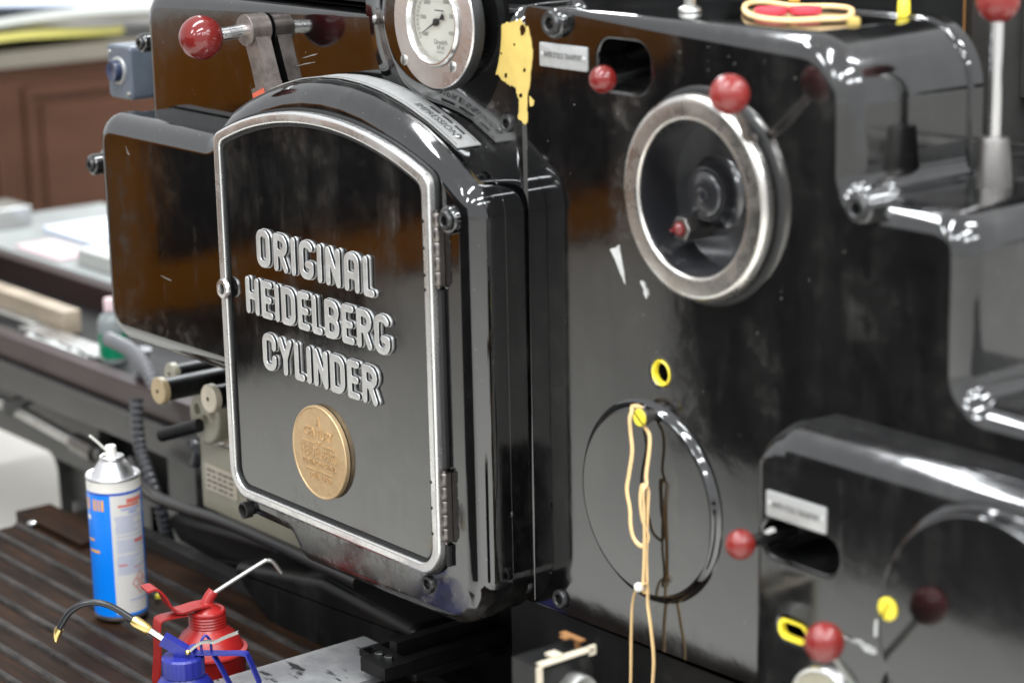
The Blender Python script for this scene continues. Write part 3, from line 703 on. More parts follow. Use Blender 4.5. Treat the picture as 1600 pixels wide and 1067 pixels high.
for i in range(4):
    b2 = 4*i; c4 = b2+4; F += [(b2, b2+2, c4+2, c4), (b2+1, c4+1, c4+3, b2+3), (b2, c4, c4+1, b2+1), (b2+2, b2+3, c4+3, c4+2)]
F += [(0, 1, 3, 2), (16, 18, 19, 17)]
mb.add(V, F); part(mb, 'lever_arm', M['arm'], lv, smooth=20)
mb = MB()
q0 = Vector((A0.x, A0.y-.0015, A0.z))+ax*.090
mb.add([tuple(q0+ax*a+nx_*s+Vector((0, d_, 0))) for d_ in (0, -.0012) for a, s in ((0, -.016), (0, .016), (.03, .016), (.03, -.016))], [(0, 1, 2, 3), (4, 5, 6, 7), (0, 1, 5, 4), (1, 2, 6, 5), (2, 3, 7, 6), (3, 0, 4, 7)])
part(mb, 'red_tab', M['orange'], lv, smooth=0)
for s in (-.0078, .0082):
    q1 = q0+ax*.014+nx_*s; mb = MB(); mb.lathe([(.0065, -.001), (.0062, -.004), (.004, -.006), (1e-4, -.0065)], tuple(q1), 'Y', 20, cap=False); part(mb, 'tab_screw', M['zinc'], lv)

# --- label plates
def name_plate(cx, cz, Y, wd, ht, txt):
    mb = MB(); slab(mb, fillet([(cx-wd/2, cz-ht/2, .0025), (cx+wd/2, cz-ht/2, .0025), (cx+wd/2, cz+ht/2, .0025), (cx-wd/2, cz+ht/2, .0025)], 4), Y-.0022, Y, .0006, 2)
    o = part(mb, 'name_plate', M['label'], smooth=30); mb = MB()
    put_text(mb, txt, .0100, cx, Y-.0025, cz, 0, 0, .56, spacing=1.08, bold=.00012); part(mb, 'plate_lettering', M['ink'], o, smooth=0)
    for s in (-1, 1):
        mb = MB(); mb.lathe([(.0036, -.0018), (.0030, -.0036), (1e-4, -.0042)], (cx+s*(wd/2-.0055), Y, cz), 'Y', 16, cap=False); part(mb, 'plate_screw', M['label'], o)
    return o
a = at(845, 86, 0); b2 = at(919, 93, 0); name_plate((a.x+b2.x)/2, at(882, 89, 0).z, 0, b2.x-a.x, .0295, 'PAPER STOCK TRANSPORT')['label'] = 'silver plate beside the upper slot'

# --- lower right block
BY = -.060
s2x0, s2x1 = .524, .640
slot2 = fillet([(s2x0, .811, .020), (s2x1, .811, .020), (s2x1, .852, .020), (s2x0, .852, .020)], 7)
hx0, hz0 = xz(1238, 985, BY)
hole2 = fillet([(hx0-.0215, hz0-.0125, .0115), (hx0+.024, hz0-.0125, .0115), (hx0+.024, hz0+.0125, .0115), (hx0-.0215, hz0+.0125, .0115)], 6)
blk = fillet([(.5115, .40, .004), (1.25, .40, .01), (1.25, .965, .05), (.5115, .965, .05)], 10)
def blk_r(x, z): return .004 if (x < .53 and z < .93) else .042
mb = MB(); slab(mb, blk, BY, .001, .042, 8, [slot2, hole2], .005, rf=lambda x, z: .003+.039*min(1, max(0, (z-.905)/.05)))
block = part(mb, 'lower_cover', M['enamel_block'], wn=True, smooth=60)
mb = MB(); ho = ccw(hole2); inn = [(hx0+.004+(x-hx0-.004)*.82, hz0+(z-hz0)*.66) for x, z in ho]; n = len(ho)
V = [(x, BY-.0012, z) for x, z in ho]+[(x, BY-.0008, z) for x, z in inn]+[(x, BY+.007, z) for x, z in inn]
mb.add(V, [(i, (i+1) % n, n+(i+1) % n, n+i) for i in range(n)]+[(n+i, n+(i+1) % n, 2*n+(i+1) % n, 2*n+i) for i in range(n)]); part(mb, 'hole_lining', M['yellow'], block)
c2 = cover(.8576, .7947, -.080, BY, .1385, 'enamel_block'); c2['label'] = 'large round cover at the lower right corner'
a = at(1199, 785, BY); b2 = at(1292, 815, BY); name_plate((a.x+b2.x)/2, at(1245.5, 799, BY).z, BY, b2.x-a.x, .0300, 'PAPER STOCK TRANSPORT')['label'] = 'silver plate above the lower slot'
B = at(1157, 850, -.105)
lever('slot_lever', B, br(24, -.105, 1157, 850), [B, at(1187, 842, -.08), at(1215, 832, -.04), at(1240, 826, -.01)], .0075, 'black_cast', label='red ball at the lower slot')
B = at(1288, 1003, -.16)
lever('dial_lever', B, br(32, -.16, 1288, 1003), [B, at(1312, 1035, -.125), at(1335, 1066, -.09), at(1350, 1090, -.075)], .0048, 'zinc', label='red ball lowest in the photograph')
p = at(1283, 1112, -.072); mb = MB(); mb.lathe([(.052, BY), (.052, -.068), (.0495, -.072), (.0455, -.072), (.0440, -.069)], (p.x, 0, p.z), 'Y', 64, cap=False); dw = part(mb, 'dial_wheel', M['chrome'], smooth=40)
mb = MB(); mb.lathe([(.0442, -.0695), (1e-4, -.0695)], (p.x, 0, p.z), 'Y', 48, cap=False); part(mb, 'dial_face', M['tan'], dw)
p = at(1384, 952, -.084); mb = MB(); mb.lathe([(.0125, -.056), (.0125, -.0825), (.0105, -.0840), (1e-4, -.0844)], (p.x, 0, p.z), 'Y', 26, cap=False); sc = part(mb, 'yellow_screw', M['yellow'], block)
mb = MB(); a = R_(62); c, s2 = math.cos(a), math.sin(a)
mb.add([(p.x+u*c-vv*s2, yq, p.z+u*s2+vv*c) for yq in (-.0849, -.0835) for u, vv in ((-.0108, -.0009), (.0108, -.0009), (.0108, .0009), (-.0108, .0009))], [(0, 1, 2, 3), (4, 5, 6, 7), (0, 1, 5, 4), (1, 2, 6, 5), (2, 3, 7, 6), (3, 0, 4, 7)]); part(mb, 'screw_slot', M['void'], block)
# white chipped paint marks
def chip(px_pts, Y, mat, parent, jag=0.0, name='paint_chip'):
    P = [at(x, y, Y) for x, y in px_pts]; out = []
    for _ in range(3 if jag > .0007 else 0):      # ragged outline by midpoint displacement
        Q = []
        for i in range(len(P)):
            a, b3 = P[i], P[(i+1) % len(P)]; t = b3-a; Q += [a, (a+b3)/2+Vector((-t.z, 0, t.x))*random.uniform(-.16, .16)]
        P = Q
    for i in range(len(P)):
        a, b3 = P[i], P[(i+1) % len(P)]; k = max(1, int((b3-a).length/.004))
        for j in range(k):
            q = a.lerp(b3, j/k); out.append((q.x+random.uniform(-jag, jag), Y, q.z+random.uniform(-jag, jag)))
    n = len(out); mb = MB(); mb.add(out+[(x, Y+.0009, z) for x, y, z in out], [tuple(range(n))]+[(i, (i+1) % n, n+(i+1) % n, n+i) for i in range(n)])
    return part(mb, name, M[mat], parent, smooth=0)
chip([(799, 34), (812, 30), (824, 42), (824, 192), (820, 196), (809, 183), (811, 165), (808, 150), (805, 138), (797, 135), (783, 124), (773, 116), (765, 111), (764, 103), (767, 92), (766, 80), (768, 66), (775, 55)], -.0010, 'yellow_fill', gauge_panel, .0008, 'bare_patch')
for cx_, cy_, k_ in ((816, 48, 4.5), (771, 104, 3), (790, 118, 2.2), (803, 70, 1.4), (819, 110, 2.0), (813, 150, 2.2), (783, 84, 1.2)):
    chip([(cx_+k_*random.uniform(.6, 1.3)*math.cos(t_), cy_+1.7*k_*random.uniform(.6, 1.3)*math.sin(t_)) for t_ in np.linspace(0, 5.6, 9)], -.0018, 'enamel', gauge_panel, .0003, 'paint_flake')
chip([(953, 389), (961, 387), (968, 382), (968, 390), (974, 420), (977, 444), (969, 428), (961, 406)], -.0006, 'white_chip', main_plate, .0004)
chip([(827, 150), (834, 158), (833, 166), (828, 167)], -.0006, 'yellow_fill', main_plate, .0006)
chip([(1000, 440), (1006, 438), (1012, 452), (1014, 462), (1009, 466)], -.0006, 'white_chip', main_plate, .0012)
chip([(1317, 990), (1345, 1000), (1368, 1012), (1370, 1021), (1352, 1018), (1320, 997)], BY-.0006, 'white_chip', block, .0008)
chip([(1366, 968), (1372, 967), (1371, 992), (1366, 995)], BY-.0006, 'white_chip', block, .0006)
chip([(1192, 830), (1207, 824), (1211, 829), (1200, 835)], -.0975, 'white_chip', block, .0006)
for pts in ([(470, 92), (490, 85), (497, 84), (491, 87)], [(458, 105), (478, 99), (495, 97), (478, 101)], [(250, 430), (266, 437), (268, 439), (262, 437)], [(196, 228), (200, 238), (203, 243), (199, 240)]):
    chip(pts, -.0006 if pts[0][1] < 120 else -.0853, 'scratch', upper_panel if pts[0][1] < 120 else housing, .0002, 'scratch')
# finger-wiped smudge marks, leaf edge lever shaft reflections etc. stay to the enamel material

# --- things behind the stepped casting (right, back)
mb = MB(); slab(mb, fillet([(.30, 1.2175, .004), (.594, 1.2175, .004), (.594, 1.391, .078), (.30, 1.391, .01)], 8), .1905, .212, .006, 4); part(mb, 'rear_rib', M['enamel'], wn=True, smooth=60)
a = at(1503, 60, .42); b2 = at(1566, 60, .42); zt = 1.75
mb = MB(); mb.box((a.x, .42, .9), (b2.x, .47, zt)); part(mb, 'rear_column', M['grey_cast'], smooth=0)
mb = MB(); mb.box((a.x-.004, .40, 1.0), (a.x+.006, .4195, zt)); part(mb, 'rusty_column_edge', M['rust'], smooth=0)
c = at(1578, 105, .46); mb = MB(); mb.box((b2.x+.001, .455, c.z-.035), (b2.x+.04, .475, c.z+.2)); mb.box((b2.x+.040, .50, c.z-.022), (b2.x+.5, .51, c.z+.008)); part(mb, 'column_bracket', M['grey_cast'], smooth=0)
bolt(1563, 115, .4545, .009)
mb = MB(); a = at(1540, 240, .40); mb.lathe([(.019, 0), (.019, .6)], (a.x, .40, a.z), 'X', 28); part(mb, 'rear_shaft', M['dark_steel'])
mb = MB(); mb.box((.20, .1905, .62), (.757, .395, 1.217)); part(mb, 'rear_ledge', M['enamel_worn'], smooth=0)
mb = MB(); mb.box((-.88, .50, .45), (.60, .56, 1.60)); part(mb, 'rear_frame', M['void'], smooth=0)
mb = MB(); mb.box((-.86, .27, .30), (.58, .49, 1.20)); part(mb, 'inner_body', M['black_cast'], smooth=0)
mb = MB(); mb.box((.05, .30, 1.435), (.36, .33, 1.45)); mb.box((-.2, .331, 1.0), (.40, .40, 1.70), 1); part(mb, 'rear_bar', [M['frame'], M['void']], smooth=0)
# vertical ball lever on the ledge
p = atz(1551, 292, 1.216); mb = MB()
mb.lathe([(.0215, 0), (.0210, .004), (.0165, .052), (.0150, .055), (.0080, .0552)], (p.x, p.y, 1.216), 'Z', 32); base = part(mb, 'lever_socket', M['dark_steel'], smooth=40)
def up_at(px_, py_):   # point over the socket at a given pixel height
    d = ray(px_, py_); q = Vector((p.x, p.y)); t = (q-CAM.xy).dot(d.xy)/d.xy.dot(d.xy); return CAM.z+d.z*t
zt = up_at(1548, 2)
lever('upright_lever', Vector((p.x, p.y, zt)), .0235, [Vector((p.x, p.y, 1.265)), Vector((p.x, p.y, 1.33)), Vector((p.x, p.y, zt))], .0068, 'chrome', label='red ball on an upright rod at the right edge')
# post and lumps on the top of the casting
p = atz(1078, 18, 1.388); mb = MB(); mb.lathe([(.014, 0), (.013, .004), (.0072, .007), (.0072, .09)], tuple(p), 'Z', 24); part(mb, 'top_post', M['zinc'])

# --- switch box on the left of the panel
swY = .045
a = at(166, 76, swY); b2 = at(205, 158, swY); hb = .088
sw = thing('switch_box', 'small blue-grey switch box with round button behind the press wing', 'switch box', (a.x, swY, b2.z))
mb = MB(); wdt = at(204, 110, swY).x-a.x
slab(mb, fillet([(0, 0, .008), (wdt, 0, .008), (wdt, hb, .008), (0, hb, .008)], 5), 0, .05, .005, 3); mb.build('box_body', M['blue_grey'], sw, wn=True)
mb = MB(); cxs, czs = wdt*.50, hb*.53; mb.lathe([(.0235, .001), (.0225, -.003), (.0180, -.0035)], (cxs, 0, czs), 'Y', 32, cap=False); mb.build('button_collar', M['label'], sw)
mb = MB(); mb.lathe([(.0178, .0), (.0178, -.013), (.0165, -.015), (.012, -.0135), (1e-4, -.013)], (cxs, 0, czs), 'Y', 32, cap=False); mb.build('button', M['navy'], sw)
for u, vv in ((.010, .075), (wdt-.010, .010)):
    mb = MB(); mb.lathe([(.0045, .0), (.004, -.002), (1e-4, -.0024)], (u, 0, vv), 'Y', 14, cap=False); mb.build('box_screw', M['zinc'], sw)

# ================================================================== press: lower left machinery
def xbox(name, x0, x1, y0, y1, z0, z1, mat, parent=None, r=.0, smooth=0):
    mb = MB()
    if r: slab(mb, fillet([(x0, z0, r*1.2), (x1, z0, r*1.2), (x1, z1, r*1.2), (x0, z1, r*1.2)], 4), y0, y1, r, 3)
    else: mb.box((x0, y0, z0), (x1, y1, z1))
    return part(mb, name, M[mat], parent, wn=bool(r), smooth=40 if r else 0)
zr = at(100, 560, .20).z
xbox('front_rail', -3.2, -.95, .20, .235, zr-.048, zr, 'red_brown', r=.003)
xbox('rail_lip', -3.2, -.95, .186, .1995, zr-.060, zr-.049, 'grey_rail', r=.002)
xbox('lower_rail', -3.2, -1.0, .205, .24, zr-.120, zr-.0605, 'grey_rail', r=.003)
xbox('bed_deck', -3.2, -.9, .235, .53, zr-.06, zr-.038, 'black_cast')
zb_ = .60
xbox('rear_rail', -3.0, -1.0, .53, .56, zb_-.14, zb_, 'red_brown', r=.003)
xbox('feed_board', -3.01, -1.15, .56, 1.02, zb_-.03, zb_+.004, 'board', r=.003)
# cast side frame with cut outs and legs
fz = at(40, 690, .30).z
xl = at(92, 740, .30).x; xr = at(215, 790, .30).x; xr2 = at(258, 810, .3).x
hole_a = fillet([(-1.76, .335, .03), (-1.46, .30, .03), (-1.46, .44, .03), (-1.70, .455, .03)], 5)
fr = fillet([(xl, .02, .01), (xr, .02, .01), (*xz(214, 776, .30), .004), (*xz(240, 788, .30), .02), (*xz(262, 810, .30), .01), (xr2+.03, .02, .01), (-.70, .02, .02), (-.70, .50, .02), (-3.2, .50, .02), (-3.2, fz, .02), (xl-.01, fz, .04)], 6)
mb = MB(); slab(mb, fr, .30, .33, .006, 3, [hole_a], .005); part(mb, 'side_frame', M['grey_cast'], wn=True, smooth=50)
xbox('frame_backing', -1.85, -1.36, .36, .37, .26, .48, 'void')
mb = MB(); mb.tube([at(-60, 600, .24), at(20, 636, .24), at(110, 686, .24), at(160, 712, .24)], .013, 12); part(mb, 'tie_rod', M['zinc'], smooth=60)
mb = MB(); mb.tube([at(118, 690, .235), at(150, 708, .235)], .019, 16); part(mb, 'rod_coupling', M['dark_steel'], smooth=60)
mb = MB(); mb.tube([at(10, 640, .22), at(50, 618, .26), at(110, 612, .30)], .016, 12); part(mb, 'rod_link', M['grey_cast'], smooth=60)
# rollers with discs
def roller(px_, py_, Y, r, L, mat, rs=.02):
    p = at(px_, py_, Y); mb = MB(); mb.lathe([(rs, .006), (rs, L)], tuple(p), 'Y', 24); o = part(mb, 'roller', M['black_cast'], smooth=60)
    mb = MB(); mb.lathe([(1e-4, -.0005), (.003, -.0005), (.0032, -.002), (r-.002, -.002), (r, 0), (r, .010), (r-.003, .012)], tuple(p), 'Y', 40, cap=True); part(mb, 'roller_disc', M[mat], o, smooth=40)
    mb = MB(); mb.lathe([(.0036, -.0024), (1e-4, -.0024)], tuple(p), 'Y', 12, cap=False); part(mb, 'disc_centre', M['void'], o)
roller(247.5, 611, -.01, br(21.5, -.01, 247, 611), .30, 'tan_disc', .019)
roller(326.5, 623, -.01, br(23, -.01, 326, 623), .25, 'cream', .019)
roller(266, 584, .08, br(17, .08, 266, 584), .2, 'tan', .014)
p = at(318, 652, .07); wr = br(44, .07, 318, 652); mb = MB()
slab(mb, circle(p.x, p.z, wr, 48), .07, .10, .006, 3, [circle(p.x+a, p.z+b3, .0095, 16) for a, b3 in ((.005, -.004), (.028, .010), (-.02, .01))], .001); part(mb, 'holed_wheel', M['tan'], wn=True, smooth=50)
mb = MB(); mb.lathe([(wr+.004, .098), (wr+.007, .100), (wr+.007, .112), (wr, .114)], (p.x, 0, p.z), 'Y', 48, cap=False); part(mb, 'wheel_rim', M['cream'], smooth=50)
mb = MB(); a = at(252, 680, .03); b2 = at(312, 664, .06); mb.tube([a, b2], .0115, 12); part(mb, 'short_shaft', M['black_cast'], smooth=60)
# tan guard plate with a faded label, left of the door
gx0 = at(325, 760, .10).x; gx1 = at(470, 830, .10).x
xbox('guard_plate', gx0-.02, gx1, .10, .115, at(385, 812, .10).z-.01, at(350, 700, .1).z, 'tan', r=.003)
ga = at(322, 735, .099); gb = at(372, 783, .099)
mb = MB(); mb.box((ga.x, .0975, gb.z), (gb.x, .0995, gb.z+.045)); lab = part(mb, 'faded_label', M['cream'], smooth=0)
mb = MB()
for k in range(4):
    z = gb.z+.036-.0095*k
    for j in range(5):
        xq = ga.x+.006+(gb.x-ga.x-.012)*j/5; mb.box((xq, .0970, z-.0018), (xq+(gb.x-ga.x)*.13*random.uniform(.7, 1.2), .0974, z+.0014))
part(mb, 'label_print', M['grey_cast'], lab, smooth=0)
# conduits
def conduit(pts, r, mat, pitch=.013):
    P = spline(pts, 14); L = 0; out = [P[0]]; 
    for q in P[1:]:
        while (q-out[-1]).length > pitch/4: out.append(out[-1]+(q-out[-1]).normalized()*(pitch/4))
    rads = [r*(1+.15*math.cos(2*PI*k/4)) for k in range(len(out))]
    mb = MB(); mb.tube(out, r, 12, rads=rads); return part(mb, 'conduit', M[mat], smooth=50)
conduit([at(170, 530, .22), at(205, 548, .20), at(228, 575, .17), at(243, 602, .16), at(262, 625, .18)], .0125, 'conduit')
conduit([at(226, 545, .24), at(224, 575, .24), at(216, 600, .24), at(212, 630, .24)], .012, 'conduit')
conduit([at(213, 625, .16), at(214, 660, .15), at(219, 700, .14), at(234, 745, .13), at(250, 790, .13), at(262, 840, .15), at(270, 880, .18)], .0115, 'dark_conduit')
conduit([at(300, 690, .10), at(309, 705, .10), at(305, 725, .11)], .008, 'dark_conduit')
# long rod sweeping right under the door
mb = MB(); mb.tube(spline([at(205, 720, .16), at(222, 752, .13), at(245, 776, .09), at(290, 795, .08), at(350, 815, .075), at(420, 845, .07), at(470, 868, .07), at(560, 910, .07)], 8), .0105, 14); part(mb, 'long_rod', M['grey_rail'], smooth=60)
# black lower castings
def casting(px_pts, Y, Yb, r, mat='black_cast', name='lower_casting'):
    pts = [(*xz(x, y, Y), r*1.6) for x, y in px_pts]; mb = MB(); slab(mb, fillet(pts, 6), Y, Yb, r, 4); return part(mb, name, M[mat], wn=True, smooth=50)
casting([(250, 800), (420, 850), (620, 960), (640, 1010), (520, 1010), (470, 920), (400, 890), (330, 880), (280, 850)], .14, .26, .012)
casting([(350, 876), (500, 905), (650, 985), (640, 1020), (470, 1020), (425, 985), (385, 930)], .06, .158, .016)
casting([(470, 905), (600, 960), (610, 1005), (540, 1030), (500, 970), (480, 930)], .09, .14, .01)
xbox('base_casting', -1.12, 1.25, .16, .26, .0, .60, 'black_cast', r=.01)
xbox('foot_casting', -.06, 1.25, .03, .159, .0, .598, 'black_cast', r=.01)

# ================================================================== FOOTBOARD
FZ = .35
fb = thing('footboard', 'dark ribbed wooden footboard with the cans standing on it', 'footboard', (-.9, -.3, FZ))
mb = MB(); mb.box((-.555, -.20, -.045), (1.3, .395, -.006)); mb.build('board', M['deck'], fb, smooth=0)
pitch = .0505; k = 0; yq = -.53+.0505*7
ribme = None
while yq < .36:
    if ribme is None:
        mb = MB(); V = []; F = []
        pr = [(-.0085, -.0065), (-.0060, -.0015), (-.003, .0), (.003, .0), (.0060, -.0015), (.0085, -.0065)]
        for x in (-.552, 1.3):
            V += [(x, a, b3) for a, b3 in pr]
        F = [(i, i+1, i+7, i+6) for i in range(5)]+[tuple(range(6)), tuple(range(6, 12))]
        mb.add(V, F); o = mb.build('rib', M['rib'], fb, loc=(0, yq, 0), smooth=30); ribme = o.data
    else:
        o = bpy.data.objects.new('rib', ribme); COL.objects.link(o); o.parent = fb; o.location = (0, yq, 0)
    yq += pitch
mb = MB(); mb.box((-.56, .396, -.05), (1.3, .425, .012)); mb.build('edge_angle', M['grey_rail'], fb, smooth=0)
mb = MB(); mb.box((-.60, .30, -.34), (-.35, .37, .005)); mb.build('corner_post', M['deck'], fb, smooth=0)
p = atz(50, 818, FZ); mb = MB(); mb.lathe([(.009, 0), (.0085, .003), (.004, .005), (1e-4, .0055)], (p.x+.9, p.y+.3, .0), 'Z', 16, cap=False); mb.build('stud', M['frame'], fb)
p = atz(248, 933, FZ); mb = MB(); mb.lathe([(.006, 0), (.0055, .005), (.003, .007), (1e-4, .0072)], (0, 0, 0), 'Z', 8, cap=False)
tag(mb.build('yellow_crumb', M['yellow'], None, loc=p), 'tiny yellow crumb lying on the footboard between the cans', 'crumb')

# ================================================================== SPRAY CAN
CR = R_(51.8)
p = atz(185, 969, FZ); p = p + Vector((-.76, .60, 0)).normalized()*.036
can = thing('spray_can', 'blue and white spray can with white nozzle standing on the footboard', 'spray can', p, CR)
R0 = .0436; Hc = .2335
mb = MB(); n = 72
# wrap: blue field, pale panel on the right, blue line at the top and bottom
zs = [.007, .0145, .0205, .15, Hc-.024, Hc-.018, Hc-.0145]
prof = [(R0-.0025, 0), (R0-.0005, .002), (R0, .0045), (R0, .0085)]
mb.lathe(prof, (0, 0, 0), 'Z', n, 0, cap=True)
band = [(.0085, 2), (.0165, 1), (Hc-.0275, 1), (Hc-.0195, 2), (Hc-.0185, 2)]
levels = [.0085, .0130, .0165, .10, Hc-.0285, Hc-.0215, Hc-.0170]
for i in range(len(levels)-1):
    z0_, z1_ = levels[i], levels[i+1]
    for k in range(n):
        t0, t1 = 2*PI*k/n, 2*PI*(k+1)/n; mid = math.degrees((t0+t1)/2)
        # camera looks along +y locally: front is 270 degrees, right is 360
        inpanel = (268 < mid < 352) and 2 <= i <= 3 or (270 < mid < 350) and i in (1, 4)
        mi = 2 if inpanel else (3 if i == 5 else 1)
        mb.add([(R0*math.cos(t0), R0*math.sin(t0), z0_), (R0*math.cos(t1), R0*math.sin(t1), z0_), (R0*math.cos(t1), R0*math.sin(t1), z1_), (R0*math.cos(t0), R0*math.sin(t0), z1_)], [(0, 1, 2, 3)], mi)
mb.lathe([(R0, Hc-.0170), (R0, Hc-.002), (R0+.0004, Hc)], (0, 0, 0), 'Z', n, 4, cap=False)
body = mb.build('can_body', [M['tin'], M['can_blue'], M['can_white'], M['can_darkblue'], M['white_plastic']], can, smooth=40)
mb = MB(); mb.lathe([(R0, Hc), (R0+.0008, Hc+.0025), (R0-.001, Hc+.0050), (R0-.004, Hc+.0042), (R0-.0065, Hc+.0015), (R0-.010, Hc+.006), (R0-.016, Hc+.017), (R0-.021, Hc+.024), (.0195, Hc+.027), (.0205, Hc+.031), (.0190, Hc+.0335), (.0165, Hc+.0325), (.015, Hc+.029), (1e-4, Hc+.029)], (0, 0, 0), 'Z', 56, cap=False); mb.build('dome', M['tin'], can, smooth=50)
mb = MB(); mb.lathe([(.0088, Hc+.028), (.0085, Hc+.049), (.0080, Hc+.0505), (1e-4, Hc+.0515)], (-.001, 0, 0), 'Z', 28, cap=False); mb.build('nozzle', M['white_plastic'], can, smooth=40)
mb = MB(); mb.tube([(-.006, -.004, Hc+.042), (-.018, -.010, Hc+.0575), (-.030, -.016, Hc+.072)], .0021, 10); mb.build('straw', M['white_plastic'], can, smooth=60)
def wrap(mbx, u0, u1, z0_, z1_, mi=0, rr=R0+.00035, n=8):
    V = []; F = []
    for i in range(n+1):
        t = R_(u0+(u1-u0)*i/n); V += [(rr*math.cos(t), rr*math.sin(t), z0_), (rr*math.cos(t), rr*math.sin(t), z1_)]
        if i: F.append((2*i-2, 2*i, 2*i+1, 2*i-1))
    mbx.add(V, F, mi)
mb = MB(); z = Hc-.058
while z > .078:
    if random.random() > .1:
        a0 = 276+random.uniform(0, 4); wrap(mb, a0, 345-random.choice([0, 0, 4, 10, 25]), z, z+.0012)
    z -= .0033
wrap(mb, 292, 340, Hc-.047, Hc-.044); wrap(mb, 308, 330, Hc-.053, Hc-.049); wrap(mb, 300, 350, .034, .036)
o = mb.build('label_lines', M['can_lineblue'], body, smooth=0); o['kind'] = 'stuff'
mb = MB(); wrap(mb, 305, 348, Hc-.036, Hc-.0285); wrap(mb, 286, 338, Hc-.0415, Hc-.0375); wrap(mb, 318, 345, .130, .1355); wrap(mb, 280, 298, .094, .0965); wrap(mb, 314, 334, .148-.06, .0895)
def diamond(a0, zc, da, dz):
    t = [(a0-da, zc), (a0, zc+dz), (a0+da, zc), (a0, zc-dz)]; e = .72
    V = [((R0+.0004)*math.cos(R_(a)), (R0+.0004)*math.sin(R_(a)), z_) for a, z_ in t]+[((R0+.0004)*math.cos(R_(a0+(a-a0)*e)), (R0+.0004)*math.sin(R_(a0+(a-a0)*e)), zc+(z_-zc)*e) for a, z_ in t]
    mb.add(V, [(i, (i+1) % 4, 4+(i+1) % 4, 4+i) for i in range(4)])
for a0, dz in ((316, 0), (327, .0105), (327, -.0105), (338, 0)): diamond(a0, .062+dz, 9, .0095)
mb.build('red_print', M['can_red'], body, smooth=0)
mb = MB()
for a0, a1 in ((202, 208), (211, 217), (229, 234), (236, 240), (243, 247), (250, 256)): wrap(mb, a0, a1, Hc-.047, Hc-.0285)
wrap(mb, 205, 226, .134, .138); wrap(mb, 208, 240, .115, .1195); o = mb.build('orange_print', M['can_orange'], body, smooth=0); o['kind'] = 'stuff'
mb = MB(); wrap(mb, 203, 218, Hc-.064, Hc-.056); wrap(mb, 205, 232, .0255, .0275); mb.build('pale_print', M['white_plastic'], body, smooth=0)

# ================================================================== RED OIL CAN
p = atz(331, 1092, FZ); red = thing('oil_can', 'red metal pump oil can with bent silver spout, behind the blue one', 'oil can', p, CR+R_(30))
mb = MB(); Rb = .0530
mb.lathe([(Rb, 0), (Rb, .074), (Rb+.004, .078), (Rb+.0035, .081), (Rb-.002, .083), (Rb-.006, .092), (Rb-.014, .104), (.029, .113), (.0265, .116), (.0275, .118)], (0, 0, 0), 'Z', 56, cap=False); mb.build('can_body', M['oil_red'], red, smooth=45)
mb = MB(); pr = []
for k in range(5): pr += [(.0262, .116+.0045*k), (.0275, .118+.0045*k)]
pr += [(.0268, .140), (.0250, .1415), (.0215, .1405), (.012, .147), (.0085, .152), (1e-4, .154)]
mb.lathe(pr, (0, 0, 0), 'Z', 48, cap=False); mb.build('screw_cap', M['oil_red'], red, smooth=45)
def ribbon(pts, wd, th, name, mat, parent, side=Vector((0, 1, 0))):
    P = spline(pts, 6); V = []; F = []
    for i, q in enumerate(P):
        t = (P[min(i+1, len(P)-1)]-P[max(i-1, 0)]).normalized(); nn = t.cross(side).normalized()
        for a, b3 in ((-1, -1), (1, -1), (1, 1), (-1, 1)): V.append(tuple(q+side*(a*wd/2)+nn*(b3*th/2)))
    for i in range(len(P)-1):
        for k in range(4): F.append((4*i+k, 4*i+(k+1) % 4, 4*i+4+(k+1) % 4, 4*i+4+k))
    F += [(0, 1, 2, 3), tuple(4*(len(P)-1)+k for k in range(4))]
    return mesh_obj(name, V, F, mat, parent, smooth=40)
ribbon([(.002, 0, .150), (-.020, 0, .150), (-.046, 0, .148), (-.058, 0, .158), (-.068, 0, .178), (-.080, 0, .191), (-.094, 0, .190)], .030, .0030, 'thumb_lever', M['oil_red'], red)
ribbon([(-.034, 0, .142), (-.070, 0, .142), (-.078, 0, .132), (-.080, 0, .09), (-.085, 0, .045), (-.082, 0, .040)], .026, .0022, 'grip', M['oil_red'], red)
mb = MB(); mb.tube([(-.002, 0, .148), (.006, .0, .160), (.012, .0, .166)], .0085, 16); mb.build('spout_base', M['oil_red'], red, smooth=60)
mb = MB(); mb.tube(spline([(.006, 0, .160), (.038, -.008, .178), (.082, -.020, .202), (.090, -.022, .2045), (.098, -.024, .201), (.109, -.027, .183)], 6), .0035, 12); mb.build('spout', M['zinc'], red, smooth=60)

# ================================================================== BLUE OIL CAN
p = atz(294, 1168, FZ); blue = thing('oil_can', 'blue plastic oil can with black flexible spout and brass tip', 'oil can', p, CR-R_(8))
mb = MB(); mb.lathe([(.044, 0), (.046, .003), (.0465, .068), (.0455, .080), (.041, .094), (.033, .106), (.0275, .110), (.027, .113)], (0, 0, 0), 'Z', 56, cap=False); mb.build('can_body', M['oil_blue'], blue, smooth=50)
mb = MB(); V = []; F = []; n = 80
for k in range(n):
    t = 2*PI*k/n; rr = .0292+(.0006 if k % 4 < 2 else 0); V += [(rr*math.cos(t), rr*math.sin(t), .112), (rr*math.cos(t), rr*math.sin(t), .136), (.027*math.cos(t), .027*math.sin(t), .139)]
for k in range(n):
    j = (k+1) % n; F += [(3*k, 3*j, 3*j+1, 3*k+1), (3*k+1, 3*j+1, 3*j+2, 3*k+2)]
F.append(tuple(3*k+2 for k in range(n))); mb.add(V, F); mb.build('cap', M['oil_blue'], blue, smooth=30)
